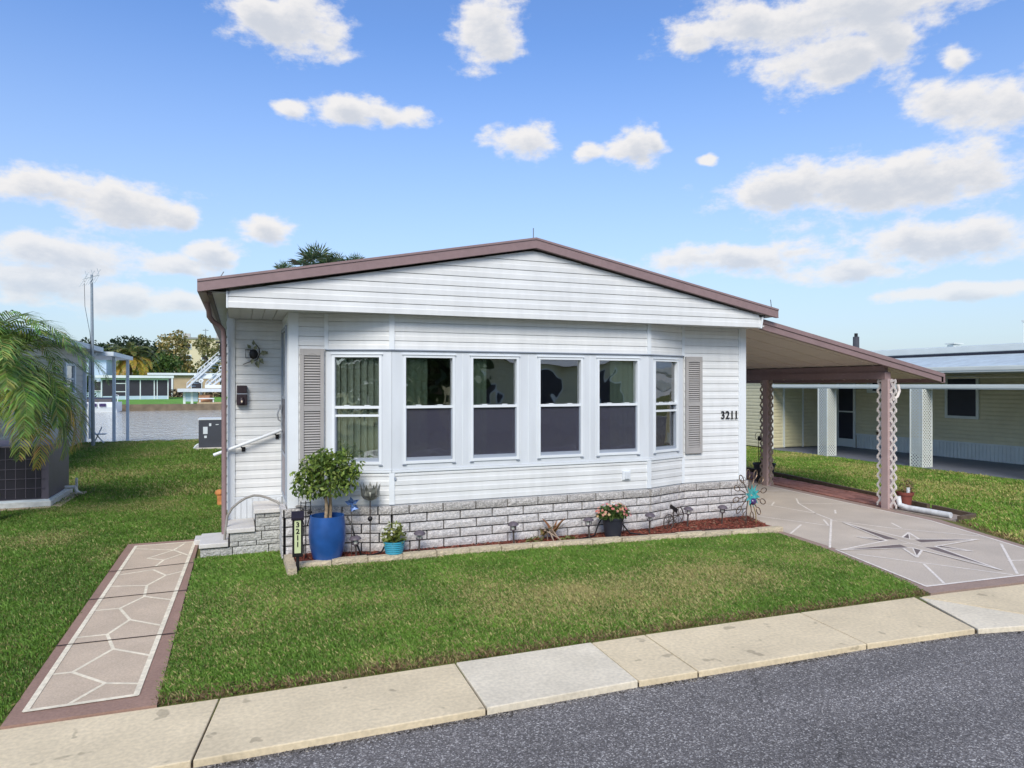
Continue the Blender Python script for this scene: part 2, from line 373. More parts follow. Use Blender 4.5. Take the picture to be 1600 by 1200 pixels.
w = MB(); w.add([(-220,20,-.55),(220,20,-.55),(220,80,-.55),(-220,80,-.55)], [(0,1,2,3)])
struct(w.build('canal_water', water_mat(), fix=False))
fb = MB(); fb.add([(-900,73,.0),(900,73,.0),(2500,3000,.3),(-2500,3000,.3),(-900,73,-1.2),(900,73,-1.2)], [(0,1,2,3)])
struct(fb.build('far_bank', M_farlawn, fix=False))
sw = MB(); sw.box(-200, 200, 72.6, 73.0, -1.2, .06)
tag(sw.build('seawall', pm('seawall', (112, 98, 80), var=.25, scale=2, bump=.3)), 'brown weathered seawall along the far side of the canal', 'seawall')

# ---- sidewalk: slabs with open joints over a dark bed
TOP = [(-9,4.72),(-3,4.63),(-.114,4.545),(1.37,4.53),(2.41,4.522),(2.865,4.52),(4.347,4.483),(5.75,4.43),(7,4.35),(9.4,4.17),(14,3.8)]
BOT = [(-9,3.88),(-3,3.87),(-.225,3.846),(1.347,3.828),(2.38,3.826),(2.829,3.81),(4.279,3.76),(5.40,3.68),(5.746,3.587),(8.0,3.2),(14,2.1)]
def itp(tab, x):
    for (a, ya), (b, yb) in zip(tab, tab[1:]):
        if x <= b: return ya+(yb-ya)*(x-a)/(b-a)
    return tab[-1][1]
side = MB(); side.poly([(x, y+.004) for x, y in BOT]+[(x, y-.004) for x, y in reversed(TOP)], -.09, -.016)
sidewalk = struct(side.build('sidewalk', M_soil))
J = [(-9,-9),(-6.2,-6.2),(-3.0,-3.05),(-.114,-.225),(1.37,1.347),(2.41,2.38),(2.865,2.829),(4.347,4.279),(5.62,5.33)]
def slab(pts, mat, name='slab', z=0.0):
    o = MB().poly(pts, -.075, z).build(name, mat, sidewalk, bevel=.006); return o
gp = .005
for i in range(len(J)-1):
    (t0, b0), (t1, b1) = J[i], J[i+1]
    white = i == 4
    slab([(b0+gp, itp(BOT,b0)), (b1-gp, itp(BOT,b1)), (t1-gp, itp(TOP,t1)), (t0+gp, itp(TOP,t0))], M_concnew if white else M_conc, z=.004 if white else 0)
slab([(5.345,3.672),(5.75,3.59),(6.04,3.545),(6.04,3.755),(5.66,4.42)], M_concnew)
slab([(5.69,4.42),(6.05,3.775),(7.2,3.58),(8.2,3.3),(9.4,3.1),(9.4,4.16),(7,4.34),(6.0,4.41)], M_conc)
slab([(6.05,3.54),(8.0,3.2),(9.4,2.94),(9.4,3.08),(8.2,3.28),(7.2,3.56),(6.05,3.76)], M_concnew)
slab([(9.41,2.93),(14,2.1),(14,3.8),(9.41,4.16)], M_conc)

# ---- grit and litter in the gutter (uncountable)
def litter(name, n, seed, spread, size, cols, label):
    r = np.random.default_rng(seed); x = r.uniform(-3, 9.2, n); yb = np.interp(x, [a for a, b in BOT], [b for a, b in BOT]); dens = .35+.65*(np.sin(x*2.3)+np.sin(x*5.1+1) > .2)
    keep = r.random(n) < dens; x, yb = x[keep], yb[keep]; n = len(x); y = yb-.008-np.abs(r.normal(0, spread, n)); s = size*(.4+1.1*r.random(n)**2)
    u = r.normal(size=(n, 4, 3)); u /= np.linalg.norm(u, axis=2)[:, :, None]; u[:, :, 2] = np.abs(u[:, :, 2])*.7; u[:, :3, 2] *= .3
    V = np.stack([x, y, np.full(n, -.040)], 1)[:, None, :]+u*s[:, None, None]
    k = np.arange(n)[:, None]*4; F = np.concatenate([k+np.array([[0,1,2]]), k+np.array([[0,1,3]]), k+np.array([[1,2,3]]), k+np.array([[0,2,3]])], 0)
    c = np.array(cols)[r.integers(0, len(cols), n)]*(.6+.8*r.random((n, 1)))
    m = attr_mat(name+'_mat', .9, 0); tag(np_mesh(name, V.reshape(-1, 3), F, m, np.repeat(c, 4, 0)), label, 'grit', kind='stuff')
litter('gutter_grit', 9000, 3, .022, .009, [(.10,.09,.08),(.22,.20,.18),(.05,.045,.04),(.35,.32,.28),(.07,.06,.05)], 'grit and crumbled asphalt along the sidewalk edge')
# ---- painted walkway
M_beige = pm('beige_coat', (194, 175, 152), rough=.8, var=.08, scale=3, bump=.25, bscale=200, sc2=(90, .1))
M_brown = pm('brown_coat', (150, 121, 106), rough=.8, var=.1, scale=3, bump=.25, bscale=200, sc2=(60, .1))
M_cream = pm('cream_paint', (226, 215, 190), rough=.8, var=.10, scale=6, sc2=(30, .12))
M_dark = pm('dark_joint', (60, 48, 44), rough=.95, var=.2, scale=20)
walk = MB(); walk.poly([(-1.23,4.582),(-.455,4.560),(-.455,9.27),(-1.23,9.27)], -.06, .012)
walkway = struct(walk.build('walkway', M_brown))
def strip(mb, a, b, w, z):
    a, b = Vector((*a, 0)), Vector((*b, 0)); d = (b-a).normalized(); n = Vector((-d.y, d.x, 0))*w/2; a = a-d*w*.3; b = b+d*w*.3
    mb.add([(a+n).to_tuple()[:2]+(z,), (b+n).to_tuple()[:2]+(z,), (b-n).to_tuple()[:2]+(z,), (a-n).to_tuple()[:2]+(z,)], [(3,2,1,0)])
FR = [(-1.125,9.12),(-.50,9.12),(-.585,4.74),(-1.15,4.74)]
p = MB(); p.add([(x, y, .0145) for x, y in reversed(FR)], [(0,1,2,3)]); p.build('beige_panel', M_beige, walkway, fix=False)
p = MB()
for i in range(4): strip(p, FR[i], FR[(i+1) % 4], .034, .0165+.0004*i)
p.build('border_line', M_cream, walkway, fix=False)
WL = [[(-1.11,8.97),(-.7,8.74)],[(-.7,8.74),(-.61,9.05)],[(-.7,8.74),(-.52,8.4)],[(-.7,8.74),(-.93,8.43)],[(-.93,8.43),(-.76,8.28)],[(-.76,8.28),(-.61,8.49)],[(-.76,8.28),(-.81,8.04)],[(-1.13,7.79),(-.82,7.89)],[(-.82,7.89),(-.68,7.61)],[(-.68,7.61),(-.53,7.72)],[(-.68,7.61),(-.81,7.29)],[(-.81,7.29),(-1.12,7.38)],[(-.81,7.29),(-.79,6.92)],[(-.79,6.92),(-.56,6.73)],[(-.79,6.92),(-.94,6.63)],[(-.94,6.63),(-1.13,6.64)],[(-.94,6.63),(-.82,6.28)],[(-.82,6.28),(-.57,6.04)],[(-.82,6.28),(-.93,5.97)],[(-.93,5.97),(-1.13,5.98)],[(-.93,5.97),(-.84,5.63)],[(-.84,5.63),(-.59,5.41)],[(-.84,5.63),(-1.02,5.27)],[(-1.02,5.27),(-1.14,5.28)],[(-1.02,5.27),(-.79,5.0)],[(-.79,5.0),(-.60,4.92)],[(-.79,5.0),(-.94,4.75)]]
p = MB()
for i, (a, b) in enumerate(WL): strip(p, a, b, .024, .0155 + .0001*(i % 7))
p.build('flagstone_line', M_cream, walkway, fix=False)
for a, b in [((-1.23,7.96),(-.455,8.05)),((-1.23,6.99),(-.455,6.99)),((-1.23,5.84),(-.455,5.81))]:
    p = MB(); strip(p, a, b, .016, .0186); p.build('joint', M_dark, walkway, fix=False)

# ---- driveway with a painted compass star
M_drive = pm('driveway_coat', (189, 177, 162), rough=.75, var=.10, scale=1.6, bump=.2, bscale=200, sc2=(80, .09))
M_dborder = pm('driveway_border', (152, 131, 119), rough=.8, var=.08, scale=4, sc2=(60, .1))
M_dwhite = pm('driveway_line', (222, 214, 204), rough=.75, var=.08, scale=6, sc2=(30, .12))
M_star = pm('star_paint', (112, 100, 96), rough=.75, var=.1, scale=8, sc2=(70, .1))
DR = [(5.83,4.44),(7.0,4.365),(8.22,4.27),(8.5,5.1),(8.80,5.95),(9.14,6.82),(9.19,7.7),(9.40,10.5),(9.6,13.5),(9.8,18),(6.55,18),(6.55,7.2),(6.40,6.95),(6.30,6.09)]
driveway = struct(MB().poly(DR, -.06, .008).build('driveway', M_dborder))
DI = [(5.98,4.60),(7.1,4.53),(8.12,4.46),(8.37,5.12),(8.66,5.95),(8.96,6.82),(9.02,7.7),(9.22,10.5),(9.4,13.5),(9.6,18),(6.62,18),(6.62,7.3),(6.50,7.0),(6.40,6.09)]
p = MB(); p.add([(x, y, .0105) for x, y in DI], [tuple(range(len(DI)))]); p.build('coating', M_drive, driveway, fix=False)
DL = [[(5.98,4.60),(7.1,4.53),(8.12,4.46)],[(8.12,4.46),(8.37,5.12),(8.66,5.95),(8.93,6.82),(8.98,7.7),(9.18,10.5)],[(5.98,4.60),(6.35,6.0)],
 [(7.71,7.37),(6.36,6.1)],[(7.71,7.37),(7.86,7.8),(7.73,8.56)],[(7.66,7.32),(7.98,6.63),(8.57,5.89)],[(6.91,7.96),(7.34,7.06),(7.6,7.4)],[(7.04,7.24),(6.5,6.86)],
 [(7.73,8.56),(8.0,8.8)],[(8.59,8.94),(8.27,8.56)],[(8.35,7.91),(8.13,7.69)],[(8.28,6.88),(8.1,6.58)],[(6.40,5.75),(7.14,4.57)],[(6.7,5.18),(6.23,4.61)],
 [(8.40,5.5),(7.22,4.57)],[(7.67,4.95),(8.2,4.8)],[(7.73,8.56),(7.2,9.3),(7.9,10.2),(9.1,9.6)],[(7.2,9.3),(6.64,9.2)],[(7.86,7.8),(8.27,8.56),(9.0,8.2)],[(6.91,7.96),(6.64,8.4)],[(7.9,10.2),(7.6,11.4)]]
p = MB(); k = 0
for seg in DL:
    for a, b in zip(seg, seg[1:]): strip(p, a, b, .026 if k > 6 else .032, .0122+.0001*(k % 9)); k += 1
p.build('flagstone_line', M_dwhite, driveway, fix=False)
SC = Vector((7.41, 5.90)); MAIN = [Vector(t) for t in [(7.67,7.12),(8.37,5.75),(7.2,4.71),(6.38,5.96)]]   # back, right, front, left
SEC = [Vector(t) for t in [(7.94,6.35),(7.72,5.37),(6.88,5.40),(7.12,6.41)]]
def star_tip(tip, prv, nxt, r, z, zs, mat_halves):
    d1 = (prv-SC).normalized()*r; d2 = (nxt-SC).normalized()*r
    a, b = SC+d1, SC+d2
    full = MB(); e = SC+(tip-SC)*1.10
    a2, b2 = SC+d1*1.28, SC+d2*1.28
    full.add([(SC.x,SC.y,z),(a.x,a.y,z),(tip.x,tip.y,z),(b.x,b.y,z)], [(3,2,1,0)])
    full.build('star_base', M_drive, driveway, fix=False)
    ol = MB(); strip(ol, a, tip, .026, zs+.0004); strip(ol, b, tip, .026, zs+.0006); strip(ol, SC, tip, .012, zs+.0008); ol.build('star_outline', M_dwhite, driveway, fix=False)
    dk = MB(); q = SC+(tip-SC)*.16; tt = SC+(tip-SC)*.96; a3 = a+(tip-a)*.06; b3 = b+(tip-b)*.06
    dk.add([(q.x,q.y,zs),(a3.x,a3.y,zs),(tt.x,tt.y,zs)], [(2,1,0)]); dk.build('star_point', M_star, driveway, fix=False)
    bg_ = MB(); w1 = SC+(tip-SC)*.24; bg_.add([(w1.x,w1.y,zs),(b3.x,b3.y,zs),(tt.x,tt.y,zs)], [(0,1,2)]); bg_.build('star_point', M_drive, driveway, fix=False)
for i in range(4): star_tip(SEC[i], MAIN[i], MAIN[(i+1) % 4], .20, .0136+.0001*i, .0142+.0001*i, 0)
for i in range(4): star_tip(MAIN[i], SEC[i-1], SEC[i], .25, .0158+.0001*i, .0164+.0001*i, 0)

# ---- brick strip beside the driveway
pav = MB().poly([(9.17,7.75),(9.85,7.55),(10.25,10.3),(10.45,13.4),(9.62,13.5),(9.41,10.5)], -.05, -.002)
pavers = struct(pav.build('paver_strip', M_soil))
M_brick = pm('paver_brick', (150, 104, 92), rough=.9, var=.15, scale=20, bump=.4, bscale=150, rand=.22)
bme = MB().box(-.098, .098, -.048, .048, -.04, .022).mesh('brick', M_brick)
n = 0
for r_ in range(28):
    y = 7.86 + r_*.205
    xl = 9.2+ (y-7.7)*.076; xr = min(9.87+(y-7.55)*.125, 9.2+(y-7.7)*.076+.72)
    for c in range(7):
        x = xl+.055+c*.102
        if x > xr-.05: continue
        inst('brick', bme, pavers, (x, y+(.1 if c % 2 else 0), random.uniform(-.004, .004)), (random.uniform(-.02, .02), random.uniform(-.02, .02), math.pi/2-.08))
M_edge = pm('edging_brown', (96, 82, 68), rough=.9, var=.2, scale=10, bump=.4)
EDG = [(9.80,7.50),(9.93,8.3),(10.12,9.5),(10.36,11.0),(10.42,12.4),(10.5,15.5)]
e = MB()
for a, b in zip(EDG, EDG[1:]): e.bar((*a, .02), (*b, .02), .06, .11)
tag(e.build('lawn_edging', M_edge), 'low brown edging strip between red bricks and the lawn', 'edging')
e = MB().poly([(9.20,7.72),(9.86,7.50),(9.70,6.75),(9.28,6.7)], -.05, .006)
struct(e.build('gravel_pad', pm('pad_grey', (150, 138, 128), rough=.9, var=.15, scale=12, bump=.3)))
e = MB()
for a, b in [((9.82,7.44),(9.70,6.72)), ((9.70,6.72),(9.30,6.66))]: e.bar((*a, .02), (*b, .02), .05, .10)
tag(e.build('pad_edging', M_edge), 'short brown edging around the downspout outlet pad', 'edging')
# ---- neighbour's patio
struct(MB().poly([(14.45,8.2),(17.3,8.2),(17.3,16.4),(14.45,16.4)], -.05, .012).build('patio', pm('patio_paint', (104, 108, 118), rough=.6, var=.12, scale=1.5, sc2=(30, .06))))

# ================================================================== GRASS (uncountable)
M_grass = attr_mat('grass_blades', .55, .3, .3)
def in_poly(P, poly):
    x, y = P[:, 0], P[:, 1]; r = np.zeros(len(P), bool); n = len(poly)
    for i in range(n):
        (x1, y1), (x2, y2) = poly[i], poly[(i+1) % n]
        c = ((y1 > y) != (y2 > y)) & (x < (x2-x1)*(y-y1)/((y2-y1) if y2 != y1 else 1e-9)+x1); r ^= c
    return r
def vnoise(P, s, seed):
    r = np.random.default_rng(seed); G = r.random((64, 64)); q = P*s; i = np.floor(q).astype(int); f = q-i; f = f*f*(3-2*f)
    g = lambda a, b: G[(i[:, 0]+a) % 64, (i[:, 1]+b) % 64]
    return (g(0,0)*(1-f[:,0])+g(1,0)*f[:,0])*(1-f[:,1])+(g(0,1)*(1-f[:,0])+g(1,1)*f[:,0])*f[:,1]
def seg_dist(P, segs):
    d = np.full(len(P), 9.)
    for a, b in segs:
        a, b = np.array(a), np.array(b); t = np.clip(((P-a)@(b-a))/((b-a)@(b-a)), 0, 1); d = np.minimum(d, np.linalg.norm(P-(a+t[:, None]*(b-a)), axis=1))
    return d
def blades(name, poly, density, hgt, wid, dry=None, seed=1, label='', shift=0.0, tone=(1, 1, 1), band=None):
    r = np.random.default_rng(seed); A = np.array(poly); lo, hi = A.min(0), A.max(0)
    n = int(density*np.prod(hi-lo)); P = lo+(hi-lo)*r.random((n, 2)); P = P[in_poly(P, poly)]; n = len(P)
    big = vnoise(P, .9, seed+1); mid = vnoise(P, 3.1, seed+2); fin = vnoise(P, 11, seed+3)
    h = hgt*(.55+.75*r.random(n))*(.72+.5*mid); w_ = wid*(.6+.7*r.random(n))
    a = r.random(n)*2*np.pi; lean = (.25+.75*r.random(n))*h*.95; b = a+r.normal(0, .5, n)
    dx, dy = np.cos(a), np.sin(a); lx, ly = np.cos(b), np.sin(b)
    V = np.zeros((n, 4, 3)); z0 = -.015+r.random(n)*.008
    V[:, 0] = np.stack([P[:,0]-dy*w_/2, P[:,1]+dx*w_/2, z0], 1); V[:, 1] = np.stack([P[:,0]+dy*w_/2, P[:,1]-dx*w_/2, z0], 1)
    mx_, my_ = P[:,0]+lx*lean*.35, P[:,1]+ly*lean*.35
    V[:, 2] = np.stack([mx_+dy*w_*.45, my_-dx*w_*.45, z0+h*.62], 1)
    V[:, 3] = np.stack([P[:,0]+lx*lean, P[:,1]+ly*lean, z0+h*(.85+.15*r.random(n))], 1)
    k = np.arange(n)[:, None]*4
    F = np.concatenate([k+np.array([[0,1,2]]), k+np.array([[0,2,3]])], 0)
    G0, G1, G2, G3 = np.array([.085,.175,.026]), np.array([.21,.36,.06]), np.array([.42,.38,.16]), np.array([.24,.17,.09])
    t = np.clip(mid*.6+r.random(n)*.7-.15, 0, 1)[:, None]; c = G0*(1-t)+G1*t
    y = (np.clip((big-.42)*2.0, 0, 1)*.62+np.clip((fin-.5)*1.6, 0, 1)*.42*(.4+mid)+.07+shift)
    if band: y = y*.75+np.exp(-((P[:, 1]-band[0]-.25*np.sin(P[:, 0]*1.3))/band[1])**2)*(.15+.75*mid)*band[2]
    isdry = (r.random(n) < y)[:, None]; c = np.where(isdry, G2*(.7+.5*r.random((n, 1))), c)
    if dry:
        d = seg_dist(P, dry); pr = np.clip(1-d/.20, 0, 1)**.8*.85; m_ = (r.random(n) < pr)[:, None]; c = np.where(m_, G3*(.55+.8*r.random((n, 1))), c)
        V[:, :, 2] *= (1-.25*np.clip(1-d/.15, 0, 1))[:, None]
    c = c*np.array(tone)*(.92+.36*r.random((n, 1)))
    o = np_mesh(name, V.reshape(-1, 3), F, M_grass, np.repeat(c, 4, 0))
    return tag(o, label, 'grass', kind='stuff')
FRONT = [(-.475,4.575),(1.37,4.56),(2.865,4.55),(4.347,4.515),(5.82,4.46),(6.02,5.0),(6.28,6.08),(6.38,6.90),(6.30,7.00),(4.8,7.16),(3.1,7.33),(1.6,7.39),(.56,7.40),(.45,7.5),(.42,8.26),(-.44,8.27),(-.44,7.0)]
blades('front_grass', FRONT, 15500, .036, .0056, dry=[((-.5,4.56),(1.37,4.53)),((1.37,4.53),(4.35,4.48)),((4.35,4.48),(5.8,4.43))], seed=11, band=(5.75, .7, .42), label='green front lawn grass between the flower bed and sidewalk')
LEFT1 = [(-4.2,4.70),(-1.24,4.675),(-1.245,9.29),(-.46,9.29),(-.42,8.95),(-.2,8.95),(-.2,13),(-7,13),(-7,9)]
blades('side_grass', LEFT1, 7000, .036, .0066, seed=21, label='darker lawn grass left of the painted walkway', tone=(.82, .86, .8))
LEFT2 = [(-7.5,13.05),(-.2,13.05),(-.2,26.2),(-7.5,26.2)]
blades('rear_grass', LEFT2, 1300, .05, .013, seed=31, label='lawn grass running back to the canal edge', tone=(.82, .86, .8))
RIGHT1 = [(8.28,4.28),(10.5,4.1),(14.4,3.8),(14.4,14.0),(14.4,16.5),(14.4,22),(10.6,22),(10.5,13),(10.15,9.5),(9.86,7.5),(9.76,6.68),(9.25,6.62),(8.9,5.95),(8.58,5.1)]
blades('neighbour_grass', RIGHT1, 2300, .045, .011, seed=41, label='lighter lawn grass between the driveway and the neighbour patio', dry=[((8.28,4.3),(8.6,5.1)),((8.6,5.1),(9.2,6.6))], shift=.03, tone=(1.12, 1.12, .95))  # blade colour a little lighter and yellower than the front lawn
# ================================================================== THE MOBILE HOME
WC = {}
def wthing(name, label, cat, loc, group=None):
    """thing whose parts are written in world coordinates"""
    o = thing(name, label, cat, loc, 0, group); WC[o.name] = Vector(loc); return o
_link0 = link
def link(o, parent=None):
    _link0(o, parent)
    if parent is not None and parent.name in WC: o.matrix_parent_inverse = Matrix.Translation(-WC[parent.name])
    return o
def lbox(mb, a, d, n, u0, u1, o0, o1, z0, z1):
    pts = []
    for z in (z0, z1):
        for (u, o) in ((u0, o0), (u1, o0), (u1, o1), (u0, o1)): pts.append((a[0]+d[0]*u+n[0]*o, a[1]+d[1]*u+n[1]*o, z))
    return mb.add(pts, [(0,1,2,3),(7,6,5,4),(0,4,5,1),(1,5,6,2),(2,6,7,3),(3,7,4,0)])
M_white = pm('white_vinyl', (217, 219, 219), rough=.45, var=.05, scale=1.0, sc2=(5, .028), rand=.02, stretch=(2.5, 2.5, .6))
M_trim = pm('white_trim', (220, 225, 229), rough=.42, var=.04, scale=3)
M_casing = pm('casing_white', (207, 212, 217), rough=.45, var=.06, scale=2, stretch=(3, 3, .6))
M_mauve = pm('mauve_metal', (138, 116, 116), rough=.45, var=.06, scale=3, sc2=(20, .05))
M_taupe = pm('shutter_taupe', (160, 157, 155), rough=.6, var=.05, scale=6)
M_black = pm('black_metal', (26, 25, 28), rough=.45, var=.2, scale=20)
M_dk = pm('dark_mortar', (30, 29, 32), rough=.95, var=.2, scale=20)  # black mortar colour showing in the block joints
M_intr = pm('room_paint', (176, 170, 162), rough=.9, var=.08, scale=2)
M_block = pm('split_block', (186, 185, 186), rough=.95, var=.16, scale=30, bump=.55, bscale=55, rand=.06, sc2=(80, .18), col2=(214, 210, 208))
M_cap = pm('cap_block', (170, 167, 164), rough=.95, var=.22, scale=45, bump=.7, bscale=60, rand=.08, sc2=(90, .22), col2=(198, 194, 190))
def glass_mat(name, tint=(.84, .88, .87), boost=.21, ior=1.55):
    m = bpy.data.materials.new(name); m.use_nodes = True; t = m.node_tree; t.nodes.clear(); L = t.links.new
    o = t.nodes.new('ShaderNodeOutputMaterial'); tr = t.nodes.new('ShaderNodeBsdfTransparent'); gl = t.nodes.new('ShaderNodeBsdfGlossy')
    tr.inputs[0].default_value = (*tint, 1); gl.inputs['Roughness'].default_value = .015; gl.inputs[0].default_value = (.95, .95, .95, 1)
    fr = t.nodes.new('ShaderNodeFresnel'); fr.inputs[0].default_value = ior
    g = t.nodes.new('ShaderNodeNewGeometry'); n = nd(t, 'ShaderNodeTexNoise'); n.inputs['Scale'].default_value = 2.6; n.inputs['Detail'].default_value = 1; L(g.outputs['Position'], n.inputs['Vector'])
    bp = nd(t, 'ShaderNodeBump'); L(n.outputs[0], bp.inputs['Height']); bp.inputs['Strength'].default_value = .12; bp.inputs['Distance'].default_value = .05
    L(bp.outputs[0], gl.inputs['Normal'])
    ad = mth(t, 'ADD', fr.outputs[0], boost, clamp=True)
    mx_ = t.nodes.new('ShaderNodeMixShader'); L(ad, mx_.inputs[0]); L(tr.outputs[0], mx_.inputs[1]); L(gl.outputs[0], mx_.inputs[2]); L(mx_.outputs[0], o.inputs[0])
    return m
def screen_mat(name, c, alpha):
    m = bpy.data.materials.new(name); m.use_nodes = True; t = m.node_tree; t.nodes.clear(); L = t.links.new
    o = t.nodes.new('ShaderNodeOutputMaterial'); tr = t.nodes.new('ShaderNodeBsdfTransparent'); di = t.nodes.new('ShaderNodeBsdfDiffuse'); di.inputs[0].default_value = (*lin(c), 1)
    g = t.nodes.new('ShaderNodeNewGeometry'); n = nd(t, 'ShaderNodeTexNoise'); n.inputs['Scale'].default_value = 14; n.inputs['Detail'].default_value = 4; L(g.outputs['Position'], n.inputs['Vector'])
    a = mth(t, 'MULTIPLY_ADD', n.outputs[0], .18, alpha-.09)
    mx_ = t.nodes.new('ShaderNodeMixShader'); L(a, mx_.inputs[0]); L(tr.outputs[0], mx_.inputs[1]); L(di.outputs[0], mx_.inputs[2]); L(mx_.outputs[0], o.inputs[0])
    return m
M_glass = glass_mat('window_glass'); M_screen = screen_mat('insect_screen', (82, 82, 96), .42)

home = wthing('mobile_home', 'white vinyl-sided mobile home with bay of windows and mauve roof trim', 'house', (3.28, 8.4, 0))
def siding(wall, a, b, n, z0, z1, h=.1045):
    d = Vector((b[0]-a[0], b[1]-a[1])); ln = d.length
    z = z0; i = 0
    while z < z1-.02:
        t = min(z+h-.006, z1)
        hh = t-z
        mb = MB().prof(a, b, n, [(0, z), (.0145, z), (.0150, z+hh*.50), (.0115, z+hh*.60), (.0085, t), (0, t)])
        mb.build('siding_board', M_white, wall); z += h; i += 1
def wall_panel(name, a, b, n, z0, z1, s0=None, s1=None, mat=None, thick=.05):
    d = (Vector(b)-Vector(a)).normalized(); ln = (Vector(b)-Vector(a)).length
    mb = MB(); lbox(mb, a, d, n, 0, ln, -thick, -.002, z0, z1)
    w_ = mb.build(name, mat or M_white, home)
    return w_
YM, YB = 7.95, 7.72
PA, PB, PC, PD = (.90, YM), (1.589, YB), (4.948, YB), (5.637, YM)
fl = .689/math.hypot(.689, .23); fs = .23/math.hypot(.689, .23)
SEGS = [('left', PA, PB, (-fs, -fl)), ('front', PB, PC, (0, -1)), ('right', PC, PD, (fs, -fl))]
ZS, ZH, ZC = .94, 2.28, .545      # sill, header, top of the block base
# plain walls either side of the bay
w_ = wall_panel('wall', (5.637, YM), (6.60, YM), (0, -1), -.05, 2.70); siding(w_, (5.655, YM), (6.575, YM), (0, -1), ZC+.012, 2.69)
w_ = wall_panel('wall', (.50, YM), (.90, YM), (0, -1), -.05, 2.70); siding(w_, (.60, YM), (.885, YM), (0, -1), ZC+.012, 2.69)
